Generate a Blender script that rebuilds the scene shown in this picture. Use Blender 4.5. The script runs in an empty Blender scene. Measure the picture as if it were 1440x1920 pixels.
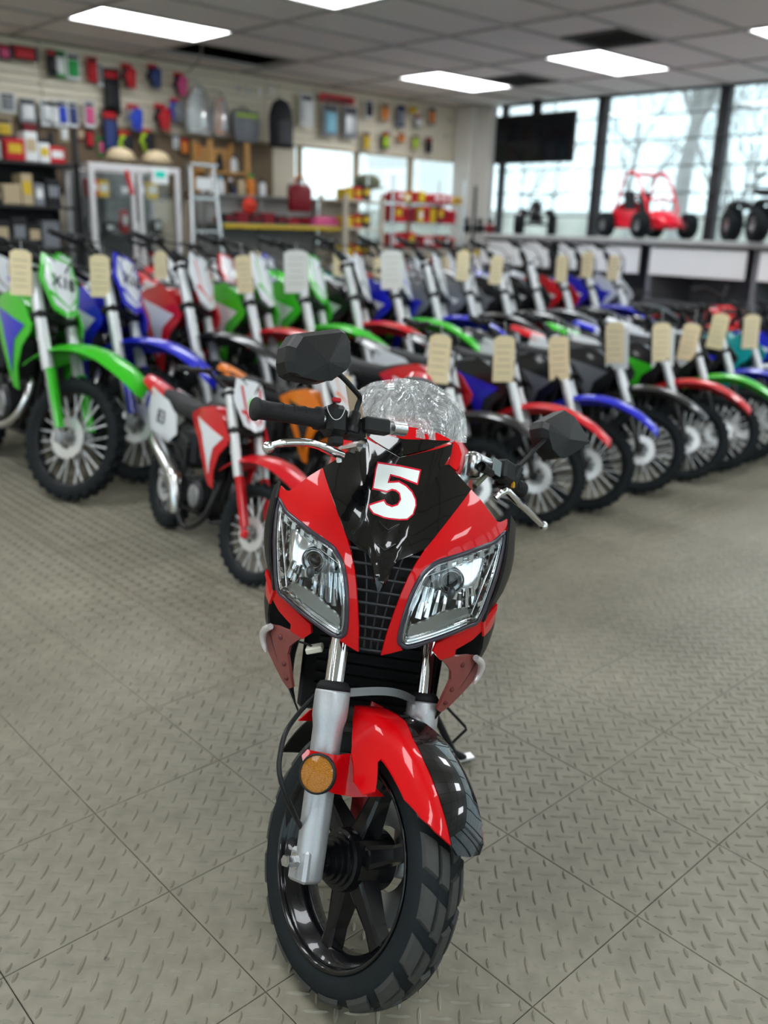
import bpy, math, random
from math import sin, cos, pi, radians, sqrt, atan2
from mathutils import Vector, Matrix, noise
from mathutils.geometry import delaunay_2d_cdt

# ------------------------------------------------------------------ camera, world, exposure
scene = bpy.context.scene
COL = scene.collection
CAM_H = 1.25
F_PX = 1682.16                                   # focal length for a 1440 x 1920 frame
CAM_R = Vector((0.735, -0.678, 0.029)).normalized()
CAM_F = Vector((0.653, 0.694, -0.303)).normalized()
CAM_R = (CAM_R - CAM_F * CAM_R.dot(CAM_F)).normalized()
CAM_D = CAM_F.cross(CAM_R).normalized()          # image down
CAM_O = Vector((0, 0, CAM_H))
cam_data = bpy.data.cameras.new('camera')
cam_data.sensor_fit = 'VERTICAL'
cam_data.sensor_height = 24.0
cam_data.lens = 24.0 * F_PX / 1920.0
cam_data.clip_end = 300
cam_data.clip_start = 0.05
cam_data.dof.use_dof = True
cam_data.dof.focus_distance = 1.52
cam_data.dof.aperture_fstop = 1.6
cam = bpy.data.objects.new('camera', cam_data)
COL.objects.link(cam)
m3 = Matrix((CAM_R, -CAM_D, -CAM_F)).transposed()
cam.matrix_world = Matrix.Translation(CAM_O) @ m3.to_4x4()
scene.camera = cam
scene.cycles.max_bounces = 7
scene.cycles.diffuse_bounces = 3
scene.cycles.glossy_bounces = 4
scene.cycles.transmission_bounces = 4
scene.cycles.transparent_max_bounces = 12
scene.cycles.caustics_reflective = False
scene.cycles.caustics_refractive = False

world = bpy.data.worlds.new('sky')
scene.world = world
world.use_nodes = True
wn = world.node_tree.nodes
wl = world.node_tree.links
wn.clear()
w_out = wn.new('ShaderNodeOutputWorld')
w_bg = wn.new('ShaderNodeBackground')
w_tc = wn.new('ShaderNodeTexCoord')             # bright, thinly clouded daytime sky
w_sep = wn.new('ShaderNodeSeparateXYZ'); wl.new(w_tc.outputs['Generated'], w_sep.inputs[0])
w_grad = wn.new('ShaderNodeValToRGB'); wl.new(w_sep.outputs['Z'], w_grad.inputs[0])
w_grad.color_ramp.elements[0].position = 0.0; w_grad.color_ramp.elements[0].color = (0.74, 0.93, 1.0, 1)
w_grad.color_ramp.elements[1].position = 0.7; w_grad.color_ramp.elements[1].color = (0.50, 0.74, 0.92, 1)
w_nz = wn.new('ShaderNodeTexNoise'); w_nz.inputs['Scale'].default_value = 3.2; w_nz.inputs['Detail'].default_value = 5
w_map = wn.new('ShaderNodeMapping'); w_map.inputs['Scale'].default_value = (1, 1, 2.6)
wl.new(w_tc.outputs['Generated'], w_map.inputs[0]); wl.new(w_map.outputs[0], w_nz.inputs['Vector'])
w_cr = wn.new('ShaderNodeValToRGB'); w_cr.color_ramp.elements[0].position = 0.42; w_cr.color_ramp.elements[1].position = 0.62
wl.new(w_nz.outputs['Fac'], w_cr.inputs[0])
w_mix = wn.new('ShaderNodeMix'); w_mix.data_type = 'RGBA'; w_mix.inputs[7].default_value = (0.86, 0.93, 0.96, 1)
wl.new(w_cr.outputs[0], w_mix.inputs[0]); wl.new(w_grad.outputs[0], w_mix.inputs[6])
wl.new(w_mix.outputs[2], w_bg.inputs[0])
w_bg.inputs[1].default_value = 2.1
wl.new(w_bg.outputs[0], w_out.inputs[0])

scene.view_settings.view_transform = 'Standard'
scene.view_settings.look = 'None'
scene.view_settings.gamma = 1.0
scene.view_settings.use_curve_mapping = False
scene.view_settings.exposure = 0.0
PANEL_LIGHT = 13.0                                # radiance of the ceiling light panels

# ------------------------------------------------------------------ camera-model helpers (pixel of the 1440x1920 frame -> point in the place)
def ray(px, py):
    return CAM_R * ((px - 720) / F_PX) + CAM_D * ((py - 960) / F_PX) + CAM_F
def at_z(px, py, z):
    d = ray(px, py); return CAM_O + d * ((z - CAM_H) / d.z)
def at_x(px, py, x):
    d = ray(px, py); return CAM_O + d * (x / d.x)
def at_y(px, py, y):
    d = ray(px, py); return CAM_O + d * (y / d.y)

# ------------------------------------------------------------------ materials
MATS = {}
def mat(name, color, rough=0.5, metal=0.0, coat=0.0, noise_amt=0.0, noise_scale=20.0, bump=0.0, bump_scale=60.0,
        spec=0.32, trans=0.0, emit=None, emit_strength=0.0, ior=1.45, sheen=0.0):
    if name in MATS: return MATS[name]
    m = bpy.data.materials.new(name); m.use_nodes = True
    nt = m.node_tree; b = nt.nodes['Principled BSDF']
    c = tuple(color) + (1,)
    b.inputs['Base Color'].default_value = c
    b.inputs['Roughness'].default_value = rough
    b.inputs['Metallic'].default_value = metal
    b.inputs['Coat Weight'].default_value = coat
    b.inputs['Coat Roughness'].default_value = 0.03
    b.inputs['Specular IOR Level'].default_value = spec
    b.inputs['Transmission Weight'].default_value = trans
    b.inputs['IOR'].default_value = ior
    if emit:
        b.inputs['Emission Color'].default_value = tuple(emit) + (1,)
        b.inputs['Emission Strength'].default_value = emit_strength
    if noise_amt or bump:
        tc = nt.nodes.new('ShaderNodeTexCoord')
    if noise_amt:
        n = nt.nodes.new('ShaderNodeTexNoise'); n.inputs['Scale'].default_value = noise_scale; n.inputs['Detail'].default_value = 4
        nt.links.new(tc.outputs['Object'], n.inputs['Vector'])
        r = nt.nodes.new('ShaderNodeMix'); r.data_type = 'RGBA'
        r.inputs[6].default_value = tuple(max(0, x * (1 - noise_amt)) for x in color) + (1,)
        r.inputs[7].default_value = tuple(min(1, x * (1 + noise_amt)) for x in color) + (1,)
        nt.links.new(n.outputs['Fac'], r.inputs[0]); nt.links.new(r.outputs[2], b.inputs['Base Color'])
    if bump:
        n2 = nt.nodes.new('ShaderNodeTexNoise'); n2.inputs['Scale'].default_value = bump_scale; n2.inputs['Detail'].default_value = 3
        nt.links.new(tc.outputs['Object'], n2.inputs['Vector'])
        bp = nt.nodes.new('ShaderNodeBump'); bp.inputs['Strength'].default_value = bump; bp.inputs['Distance'].default_value = 0.004
        nt.links.new(n2.outputs['Fac'], bp.inputs['Height']); nt.links.new(bp.outputs[0], b.inputs['Normal'])
    MATS[name] = m
    return m

def glass_mat(name, tint=(1, 1, 1), rough=0.0, refl=1.0, wrinkle=0.0, haze=0.0):
    if name in MATS: return MATS[name]
    m = bpy.data.materials.new(name); m.use_nodes = True
    nt = m.node_tree; nt.nodes.clear()
    out = nt.nodes.new('ShaderNodeOutputMaterial')
    tr = nt.nodes.new('ShaderNodeBsdfTransparent'); tr.inputs[0].default_value = tuple(tint) + (1,)
    gl = nt.nodes.new('ShaderNodeBsdfGlossy'); gl.inputs['Roughness'].default_value = rough
    fr = nt.nodes.new('ShaderNodeFresnel'); fr.inputs['IOR'].default_value = 1.5
    mul = nt.nodes.new('ShaderNodeMath'); mul.operation = 'MULTIPLY'; mul.inputs[1].default_value = refl; mul.use_clamp = True
    nt.links.new(fr.outputs[0], mul.inputs[0])
    mx = nt.nodes.new('ShaderNodeMixShader')
    nt.links.new(mul.outputs[0], mx.inputs[0]); nt.links.new(tr.outputs[0], mx.inputs[1]); nt.links.new(gl.outputs[0], mx.inputs[2])
    last = mx
    if wrinkle:
        tc = nt.nodes.new('ShaderNodeTexCoord')
        mp = nt.nodes.new('ShaderNodeMapping'); mp.inputs['Scale'].default_value = (16, 38, 22)
        mp.inputs['Rotation'].default_value = (0.5, 0.3, 0.6)
        nz = nt.nodes.new('ShaderNodeTexNoise'); nz.inputs['Scale'].default_value = 1.0; nz.inputs['Detail'].default_value = 5
        nz.inputs['Distortion'].default_value = 1.4
        nt.links.new(tc.outputs['Object'], mp.inputs[0]); nt.links.new(mp.outputs[0], nz.inputs['Vector'])
        bp = nt.nodes.new('ShaderNodeBump'); bp.inputs['Strength'].default_value = wrinkle; bp.inputs['Distance'].default_value = 0.05
        nt.links.new(nz.outputs['Fac'], bp.inputs['Height'])
        nt.links.new(bp.outputs[0], gl.inputs['Normal']); nt.links.new(bp.outputs[0], fr.inputs['Normal'])
    if haze:
        df = nt.nodes.new('ShaderNodeBsdfDiffuse'); df.inputs[0].default_value = (0.85, 0.88, 0.88, 1)
        mh = nt.nodes.new('ShaderNodeMixShader'); mh.inputs[0].default_value = haze
        nt.links.new(mx.outputs[0], mh.inputs[1]); nt.links.new(df.outputs[0], mh.inputs[2]); last = mh
    nt.links.new(last.outputs[0], out.inputs[0])
    MATS[name] = m
    return m

RED = mat('red_gloss_paint', (0.56, 0.001, 0.004), 0.35, coat=0.55, spec=0.12)
BLACKG = mat('black_gloss_paint', (0.003, 0.003, 0.0035), 0.2, coat=1.0, spec=0.1)
BLACKP = mat('black_plastic', (0.008, 0.0085, 0.009), 0.42, spec=0.35, bump=0.08, bump_scale=300)
BLACKM = mat('black_matte', (0.008, 0.008, 0.009), 0.7)
RUBBER = mat('tire_rubber', (0.008, 0.011, 0.013), 0.7, spec=0.25, noise_amt=0.25, noise_scale=30, bump=0.1, bump_scale=200)
TREADM = mat('tread_rubber', (0.042, 0.043, 0.040), 0.6, spec=0.4, noise_amt=0.35, noise_scale=40, bump=0.15, bump_scale=250)  # blocks lighter than the tire body: groove shade put into the colour
CHROME = mat('chrome', (0.82, 0.82, 0.84), 0.06, metal=1.0)
STEEL = mat('steel', (0.45, 0.46, 0.47), 0.3, metal=1.0)
SILVER = mat('silver_cast_paint', (0.42, 0.43, 0.45), 0.38, metal=0.55, noise_amt=0.10, noise_scale=260, bump=0.08, bump_scale=420)
ALU = mat('brushed_aluminium', (0.62, 0.63, 0.64), 0.25, metal=1.0, bump=0.05, bump_scale=200)
WHITE = mat('white_gloss_plastic', (0.78, 0.79, 0.80), 0.3)
DECALW = mat('white_sticker', (0.72, 0.77, 0.75), 0.25, coat=0.4)
DECALR = mat('red_sticker', (0.55, 0.01, 0.03), 0.25, coat=0.4)

# ------------------------------------------------------------------ mesh helpers
def link_obj(name, me, parent=None, M=None):
    o = bpy.data.objects.new(name, me); COL.objects.link(o)
    if parent is not None: o.parent = parent
    if M is not None: o.matrix_local = M
    return o
def empty(name, loc=(0, 0, 0), M=None, parent=None):
    o = bpy.data.objects.new(name, None); COL.objects.link(o)
    o.empty_display_size = 0.1
    if parent is not None: o.parent = parent
    if M is not None: o.matrix_world = M
    else: o.location = loc
    return o
def tag(o, label=None, cat=None, group=None, kind=None):
    if label: o['label'] = label
    if cat: o['category'] = cat
    if group: o['group'] = group
    if kind: o['kind'] = kind
    return o
def frame_to(d):
    """rotation matrix whose Z axis is d"""
    return Vector(d).normalized().to_track_quat('Z', 'Y').to_matrix()

class MB:
    """collects shapes into one mesh"""
    def __init__(s): s.v = []; s.f = []; s.sm = []
    def add(s, vs, fs, smooth=False, M=None):
        b = len(s.v)
        for p in vs:
            p = Vector(p)
            if M is not None: p = M @ p
            s.v.append(p)
        for q in fs: s.f.append([i + b for i in q]); s.sm.append(smooth)
        return s
    def box(s, c, size, M=None, bev=0.0):
        x, y, z = [k / 2 for k in size]; cx, cy, cz = c
        if bev <= 0:
            vs = [(cx + i * x, cy + j * y, cz + k * z) for i in (-1, 1) for j in (-1, 1) for k in (-1, 1)]
            fs = [(0, 1, 3, 2), (4, 6, 7, 5), (0, 4, 5, 1), (2, 3, 7, 6), (0, 2, 6, 4), (1, 5, 7, 3)]
            return s.add(vs, fs, False, M)
        b = min(bev, x * .95, y * .95, z * .95)
        vs = []; idx = {}
        for i in (-1, 1):
            for j in (-1, 1):
                for k in (-1, 1):
                    for ax in range(3):
                        p = [i * x, j * y, k * z]
                        for a2 in range(3):
                            if a2 != ax: p[a2] -= (i, j, k)[a2] * b
                        idx[(i, j, k, ax)] = len(vs); vs.append((cx + p[0], cy + p[1], cz + p[2]))
        fs = []
        for ax in range(3):
            o1, o2 = [q for q in range(3) if q != ax]
            for sg in (-1, 1):
                q = []
                for (a_, b_) in ((-1, -1), (1, -1), (1, 1), (-1, 1)):
                    key = [0, 0, 0]; key[ax] = sg; key[o1] = a_; key[o2] = b_
                    q.append(idx[(key[0], key[1], key[2], ax)])
                fs.append(q)
        for ax in range(3):            # edge bevels (edges along ax)
            o1, o2 = [q for q in range(3) if q != ax]
            for a_ in (-1, 1):
                for b_ in (-1, 1):
                    def K(t, which):
                        key = [0, 0, 0]; key[ax] = t; key[o1] = a_; key[o2] = b_
                        return idx[(key[0], key[1], key[2], which)]
                    fs.append([K(-1, o1), K(1, o1), K(1, o2), K(-1, o2)])
        for i in (-1, 1):
            for j in (-1, 1):
                for k in (-1, 1): fs.append([idx[(i, j, k, a)] for a in range(3)])
        return s.add(vs, fs, False, M)
    def tube(s, pts, r, seg=10, caps=True, M=None, smooth=True):
        pts = [Vector(p) for p in pts]
        n = len(pts)
        rs = r if isinstance(r, (list, tuple)) else [r] * n
        tang = []
        for i in range(n):
            a = pts[max(i - 1, 0)]; b = pts[min(i + 1, n - 1)]
            t = (b - a)
            tang.append(t.normalized() if t.length > 1e-9 else Vector((0, 0, 1)))
        u = tang[0].orthogonal().normalized()
        vs = []; fs = []
        for i in range(n):
            t = tang[i]; u = (u - t * u.dot(t))
            u = u.normalized() if u.length > 1e-6 else t.orthogonal().normalized()
            w = t.cross(u)
            for k in range(seg):
                a = 2 * pi * k / seg
                vs.append(pts[i] + (u * cos(a) + w * sin(a)) * rs[i])
        for i in range(n - 1):
            for k in range(seg):
                k2 = (k + 1) % seg
                fs.append((i * seg + k, i * seg + k2, (i + 1) * seg + k2, (i + 1) * seg + k))
        s.add(vs, fs, smooth, M)
        if caps:
            s.add(vs[:seg], [tuple(range(seg - 1, -1, -1))], False, M)
            s.add(vs[-seg:], [tuple(range(seg))], False, M)
        return s
    def lathe(s, prof, seg=32, M=None, smooth=True, close=False, arc=2 * pi, a0=0.0):
        """prof: (radius, z) about local Z"""
        n = len(prof); vs = []; fs = []
        full = abs(arc - 2 * pi) < 1e-6
        m = seg if full else seg + 1
        for k in range(m):
            a = a0 + arc * k / seg
            for (r, z) in prof: vs.append((r * cos(a), r * sin(a), z))
        for k in range(seg):
            k2 = (k + 1) % m
            for i in range(n - 1 if not close else n):
                i2 = (i + 1) % n
                fs.append((k * n + i, k2 * n + i, k2 * n + i2, k * n + i2))
        return s.add(vs, fs, smooth, M)
    def ball(s, c, r, seg=12, M=None):
        rr = r if isinstance(r, (tuple, list)) else (r, r, r)
        vs = [(c[0], c[1], c[2] - rr[2])]; fs = []; h = seg // 2
        for i in range(1, h):
            t = -pi / 2 + pi * i / h
            for k in range(seg):
                a = 2 * pi * k / seg
                vs.append((c[0] + rr[0] * cos(t) * cos(a), c[1] + rr[1] * cos(t) * sin(a), c[2] + rr[2] * sin(t)))
        vs.append((c[0], c[1], c[2] + rr[2]))
        for k in range(seg):
            k2 = (k + 1) % seg
            fs.append((0, 1 + k2, 1 + k)); fs.append((len(vs) - 1, 1 + (h - 2) * seg + k, 1 + (h - 2) * seg + k2))
            for i in range(h - 2):
                fs.append((1 + i * seg + k, 1 + i * seg + k2, 1 + (i + 1) * seg + k2, 1 + (i + 1) * seg + k))
        return s.add(vs, fs, True, M)
    def loft(s, rings, closed=True, caps=True, smooth=True, M=None):
        n = len(rings[0]); vs = [p for r in rings for p in r]; fs = []
        for i in range(len(rings) - 1):
            for k in range(n if closed else n - 1):
                k2 = (k + 1) % n
                fs.append((i * n + k, i * n + k2, (i + 1) * n + k2, (i + 1) * n + k))
        s.add(vs, fs, smooth, M)
        if caps and closed:
            s.add(rings[0], [tuple(range(n - 1, -1, -1))], False, M); s.add(rings[-1], [tuple(range(n))], False, M)
        return s
    def prism(s, poly, z0, z1, M=None, smooth=False):
        """2D outline extruded along local z"""
        n = len(poly)
        bot = [(p[0], p[1], z0) for p in poly]; top = [(p[0], p[1], z1) for p in poly]
        s.add(bot, [tuple(range(n - 1, -1, -1))], False, M); s.add(top, [tuple(range(n))], False, M)
        s.add(bot + top, [(k, (k + 1) % n, n + (k + 1) % n, n + k) for k in range(n)], smooth, M)
        return s
    def mesh(s, name, m):
        me = bpy.data.meshes.new(name)
        me.from_pydata([tuple(p) for p in s.v], [], s.f)
        me.polygons.foreach_set('use_smooth', s.sm)
        if m is not None: me.materials.append(m)
        me.update()
        return me
    def build(s, name, m, parent=None, M=None):
        return link_obj(name, s.mesh(name, m), parent, M)

def cat(pts, n=6, closed=False):
    """Catmull-Rom through points"""
    P_ = [Vector(p) for p in pts]; out = []; N = len(P_)
    rng = range(N if closed else N - 1)
    for i in rng:
        p0 = P_[(i - 1) % N] if (closed or i > 0) else P_[0] * 2 - P_[1]
        p1 = P_[i]; p2 = P_[(i + 1) % N]
        p3 = P_[(i + 2) % N] if (closed or i + 2 < N) else P_[N - 1] * 2 - P_[N - 2]
        for k in range(n):
            t = k / n
            out.append(0.5 * ((2 * p1) + (p2 - p0) * t + (2 * p0 - 5 * p1 + 4 * p2 - p3) * t * t + (3 * p1 - p0 - 3 * p2 + p3) * t ** 3))
    if not closed: out.append(P_[-1].copy())
    return out

def inside(p, poly):
    x, y = p; c = False; n = len(poly)
    for i in range(n):
        x1, y1 = poly[i]; x2, y2 = poly[(i + 1) % n]
        if (y1 > y) != (y2 > y) and x < (x2 - x1) * (y - y1) / (y2 - y1) + x1: c = not c
    return c
def densify(poly, step):
    out = []; n = len(poly)
    for i in range(n):
        a = Vector(poly[i][:2]); b = Vector(poly[(i + 1) % n][:2]); k = max(1, int((b - a).length / step))
        for j in range(k): out.append(tuple(a + (b - a) * (j / k)))
    return out
def offset_poly(poly, d):
    n = len(poly); area = sum(poly[i][0] * poly[(i + 1) % n][1] - poly[(i + 1) % n][0] * poly[i][1] for i in range(n))
    sg = 1 if area > 0 else -1; out = []
    for i in range(n):
        a = Vector(poly[i - 1][:2]); b = Vector(poly[i][:2]); c = Vector(poly[(i + 1) % n][:2])
        e1 = (b - a); e2 = (c - b)
        if e1.length < 1e-9 or e2.length < 1e-9: out.append(tuple(b)); continue
        e1.normalize(); e2.normalize()
        n1 = Vector((e1.y, -e1.x)); n2 = Vector((e2.y, -e2.x)); nn = n1 + n2
        if nn.length < 1e-6: nn = n1
        nn.normalize(); k = min(1.8, 1 / max(0.4, nn.dot(n1)))
        out.append(tuple(b + nn * (d * sg * k)))
    return out
def cdt(poly, step):
    """triangulate an outline with interior points every step -> (pts2d, tris)"""
    poly = densify(poly, step * 1.2)
    xs = [p[0] for p in poly]; ys = [p[1] for p in poly]
    pts = [Vector(p) for p in poly]; n = len(pts)
    inner = []
    if step > 0:
        y = min(ys) + step / 2; row = 0
        shr = offset_poly(poly, -step * 0.45)
        while y < max(ys):
            x = min(xs) + (step / 2 if row % 2 else 0)
            while x < max(xs):
                if inside((x, y), poly) and inside((x, y), shr): inner.append(Vector((x, y)))
                x += step
            y += step * 0.87; row += 1
    v, e, f, _, _, _ = delaunay_2d_cdt(pts + inner, [], [list(range(n))], 1, 1e-7)
    return [tuple(p) for p in v], [list(t) for t in f], n
def sheet(mb, poly, fn, step, th, back=None):
    """curved plate: outline poly (2D), fn maps 2D -> 3D, th thickness along the surface normal (away from the front)"""
    pts, tris, n = cdt(poly, step)
    P3 = [Vector(fn(*p)) for p in pts]
    nor = [Vector((0, 0, 0)) for _ in P3]
    for t in tris:
        q = (P3[t[1]] - P3[t[0]]).cross(P3[t[2]] - P3[t[0]])
        for i in t: nor[i] += q
    for i in range(len(nor)):
        nor[i] = nor[i].normalized() if nor[i].length > 0 else Vector((1, 0, 0))
        if back is not None and nor[i].dot(Vector(back)) > 0: nor[i] = -nor[i]
    B3 = [p - q * th for p, q in zip(P3, nor)]
    mb.add(P3, tris, True)
    if th > 0:
        mb.add(B3, [t[::-1] for t in tris], True)
        cnt = {}
        for t in tris:
            for i in range(len(t)):
                a, b = t[i], t[(i + 1) % len(t)]
                cnt[(a, b)] = cnt.get((a, b), 0) + 1
        for (a, b) in cnt:
            if (b, a) not in cnt: mb.add([P3[a], P3[b], B3[b], B3[a]], [(0, 1, 2, 3)], False)
    return mb
def lerp_table(tab):
    xs = [t[0] for t in tab]; ys = [t[1] for t in tab]
    n = len(xs); m = []
    for i in range(n):
        if i == 0: m.append((ys[1] - ys[0]) / (xs[1] - xs[0]))
        elif i == n - 1: m.append((ys[-1] - ys[-2]) / (xs[-1] - xs[-2]))
        else: m.append((ys[i + 1] - ys[i - 1]) / (xs[i + 1] - xs[i - 1]))
    def f(x):
        if x <= xs[0]: return ys[0] + m[0] * (x - xs[0])
        if x >= xs[-1]: return ys[-1] + m[-1] * (x - xs[-1])
        i = 0
        while x > xs[i + 1]: i += 1
        h = xs[i + 1] - xs[i]; t = (x - xs[i]) / h
        return ((2*t**3 - 3*t*t + 1) * ys[i] + (t**3 - 2*t*t + t) * h * m[i] + (-2*t**3 + 3*t*t) * ys[i+1] + (t**3 - t*t) * h * m[i+1])
    return f
def text_mesh(txt, name, m, size=1.0, depth=0.0, shear=0.0, bold=0.0):
    cu = bpy.data.curves.new('lettering', 'FONT'); cu.body = txt; cu.size = size; cu.extrude = depth; cu.shear = shear; cu.offset = bold
    cu.align_x = 'CENTER'; cu.align_y = 'CENTER'
    cu.resolution_u = 3
    o = bpy.data.objects.new('lettering', cu); COL.objects.link(o)
    dg = bpy.context.evaluated_depsgraph_get()
    me = bpy.data.meshes.new_from_object(o.evaluated_get(dg))
    bpy.data.objects.remove(o); bpy.data.curves.remove(cu)
    me.name = name; me.materials.clear(); me.materials.append(m)
    return me

# ================================================================== THE ROOM
CEIL = 2.72
X0, X1, Y0, Y1 = -4.9, 9.30, -4.5, 8.55
rnd = random.Random(7)
def node_mat(name):
    m = bpy.data.materials.new(name); m.use_nodes = True; MATS[name] = m
    return m, m.node_tree, m.node_tree.nodes['Principled BSDF']

# --- floor: square diamond-tread tiles
def floor_material():
    m, nt, b = node_mat('tread_vinyl')
    N = nt.nodes.new; Lk = nt.links.new
    geo = N('ShaderNodeNewGeometry')
    n1 = N('ShaderNodeTexNoise'); n1.inputs['Scale'].default_value = 1.1; n1.inputs['Detail'].default_value = 6; n1.inputs['Roughness'].default_value = 0.6
    n2 = N('ShaderNodeTexNoise'); n2.inputs['Scale'].default_value = 26; n2.inputs['Detail'].default_value = 4
    n3 = N('ShaderNodeTexNoise'); n3.inputs['Scale'].default_value = 120; n3.inputs['Detail'].default_value = 2
    for n in (n1, n2, n3): Lk(geo.outputs['Position'], n.inputs['Vector'])
    r1 = N('ShaderNodeValToRGB'); e = r1.color_ramp.elements
    e[0].position = 0.3; e[0].color = (0.165, 0.151, 0.112, 1); e[1].position = 0.75; e[1].color = (0.290, 0.266, 0.204, 1)
    Lk(n1.outputs['Fac'], r1.inputs[0])
    mx = N('ShaderNodeMix'); mx.data_type = 'RGBA'; mx.blend_type = 'MULTIPLY'; mx.inputs[0].default_value = 0.55
    r2 = N('ShaderNodeValToRGB'); e = r2.color_ramp.elements
    e[0].position = 0.28; e[0].color = (0.62, 0.62, 0.60, 1); e[1].position = 0.6; e[1].color = (1, 1, 1, 1)
    Lk(n2.outputs['Fac'], r2.inputs[0]); Lk(r1.outputs[0], mx.inputs[6]); Lk(r2.outputs[0], mx.inputs[7])
    # scattered dark specks of dirt
    v = N('ShaderNodeTexVoronoi'); v.inputs['Scale'].default_value = 5.0; Lk(geo.outputs['Position'], v.inputs['Vector'])
    lt = N('ShaderNodeMath'); lt.operation = 'LESS_THAN'; lt.inputs[1].default_value = 0.030; Lk(v.outputs['Distance'], lt.inputs[0])
    mx2 = N('ShaderNodeMix'); mx2.data_type = 'RGBA'; mx2.inputs[7].default_value = (0.07, 0.065, 0.055, 1)
    sc = N('ShaderNodeMath'); sc.operation = 'MULTIPLY'; sc.inputs[1].default_value = 0.55; Lk(lt.outputs[0], sc.inputs[0])
    Lk(sc.outputs[0], mx2.inputs[0]); Lk(mx.outputs[2], mx2.inputs[6]); Lk(mx2.outputs[2], b.inputs['Base Color'])
    bp = N('ShaderNodeBump'); bp.inputs['Strength'].default_value = 0.12; bp.inputs['Distance'].default_value = 0.002
    Lk(n3.outputs['Fac'], bp.inputs['Height']); Lk(bp.outputs[0], b.inputs['Normal'])
    b.inputs['Roughness'].default_value = 0.42; b.inputs['Specular IOR Level'].default_value = 0.45
    return m
FLOORM = floor_material()
T = 0.3207
fl = MB().box(((X0 + X1) / 2, (Y0 + Y1) / 2, -0.06), (X1 - X0 + 0.6, Y1 - Y0 + 0.6, 0.108)).build('floor', mat('floor_seam', (0.05, 0.048, 0.04), 0.8))
tag(fl, 'grey-beige diamond-tread tiled shop floor', kind='structure')
def tile_mesh():
    mb = MB(); g = 0.0007; e = T / 2 - g; bv = 0.0012
    def ring(k, z): return [(-k, -k, z), (k, -k, z), (k, k, z), (-k, k, z)]
    mb.loft([ring(e, -0.006), ring(e, -bv), ring(e - bv, 0)], caps=False, smooth=False)
    mb.add(ring(e - bv, 0), [(0, 1, 2, 3)])
    a = 0.0345; L = 0.0228; W = 0.0043; Hh = 0.0031
    for i in range(-8, 9):
        for j in range(-8, 9):
            x, y = i * a, j * a
            X, Y = (x - y) * 0.70711, (x + y) * 0.70711
            ang = pi / 4 + (pi / 2 if (i + j) % 2 else 0)
            lim = e - 0.006
            if max(abs(X), abs(Y)) > lim: continue
            cut = 1.0
            c, s = cos(ang), sin(ang)
            for sg in (1, -1):
                ex, ey = X + sg * c * L, Y + sg * s * L
                if max(abs(ex), abs(ey)) > lim: cut = 0.55
            l = L * cut
            def q(u, v, z): return (X + c * u - s * v, Y + s * u + c * v, z)
            vs = [q(-l, 0, 0), q(-l * .6, -W * .82, 0), q(0, -W, 0), q(l * .6, -W * .82, 0), q(l, 0, 0), q(l * .6, W * .82, 0), q(0, W, 0), q(-l * .6, W * .82, 0),
                  q(-l * .74, 0, Hh * .85), q(0, -W * .35, Hh), q(l * .74, 0, Hh * .85), q(0, W * .35, Hh)]
            fs = [(0, 1, 8), (1, 2, 9, 8), (2, 3, 10, 9), (3, 4, 10), (4, 5, 10), (5, 6, 11, 10), (6, 7, 8, 11), (7, 0, 8), (8, 9, 10, 11)]
            mb.add(vs, fs, False)
    return mb.mesh('floor_tile', FLOORM)
tiles = []
nx0, ny0 = 1.342, 1.002
for i in range(-20, 26):
    for j in range(-18, 25):
        cx, cy = nx0 + (i + .5) * T, ny0 + (j + .5) * T
        if not (X0 + T / 2 < cx < X1 - T / 2 and Y0 + T / 2 < cy < Y1 - T / 2): continue
        d = Vector((cx, cy, 0)) - CAM_O; dz = d.dot(CAM_F)
        px = 720 + F_PX * d.dot(CAM_R) / dz if dz > 0.2 else 1e6
        py = 960 + F_PX * d.dot(CAM_D) / dz if dz > 0.2 else 1e6
        out = max(0, -px - 60, px - 1500) + max(0, py - 2060)
        tiles.append((out * 0.01 + (dz if dz > 0 else 50), cx, cy))
tiles.sort()
tme = tile_mesh()
for k, (_, cx, cy) in enumerate(tiles[:300]):
    o = link_obj('floor_tile', tme, fl); o.location = (cx, cy, 0)
mb = MB()
for (_, cx, cy) in tiles[300:]:
    e = T / 2 - 0.0007
    mb.loft([[(cx - e, cy - e, -.006), (cx + e, cy - e, -.006), (cx + e, cy + e, -.006), (cx - e, cy + e, -.006)],
             [(cx - e, cy - e, 0), (cx + e, cy - e, 0), (cx + e, cy + e, 0), (cx - e, cy + e, 0)]], caps=True, smooth=False)
o = mb.build('floor_tiling', FLOORM, fl); o['kind'] = 'stuff'

# --- ceiling: suspended grid with lay-in panels
CX = [5.82 + 1.19 * k for k in range(-9, 4)]
CY = [5.59 + 0.63 * k for k in range(-16, 6)]
PANELM = mat('ceiling_board', (0.90, 0.865, 0.815), 0.9, noise_amt=0.06, noise_scale=90, bump=0.2, bump_scale=220)
BARM = mat('ceiling_grid_paint', (0.50, 0.48, 0.45), 0.6)
ce = MB().box(((X0 + X1) / 2, (Y0 + Y1) / 2, CEIL + 0.65), (X1 - X0 + 0.6, Y1 - Y0 + 0.6, 0.1)).build('ceiling', mat('deck_dark', (0.010, 0.010, 0.011), 0.9))
tag(ce, 'suspended ceiling of grey-beige panels in a grid', kind='structure')
light_cells = set()
for kx in (-8, -5, -2, 1):
    for ky in (-10, -7, -4, -1, 2, -13):
        light_cells.add((kx, ky))
hole_cells = {(-1, 3)}
pm = MB().box((0, 0, 0.008), (1.19 - 0.03, 0.63 - 0.03, 0.016), bev=0.004).mesh('ceiling_panel', PANELM)
half = MB().box((0, 0, 0.008), (0.595 - 0.02, 0.63 - 0.03, 0.016), bev=0.004).mesh('ceiling_panel', PANELM)
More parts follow.
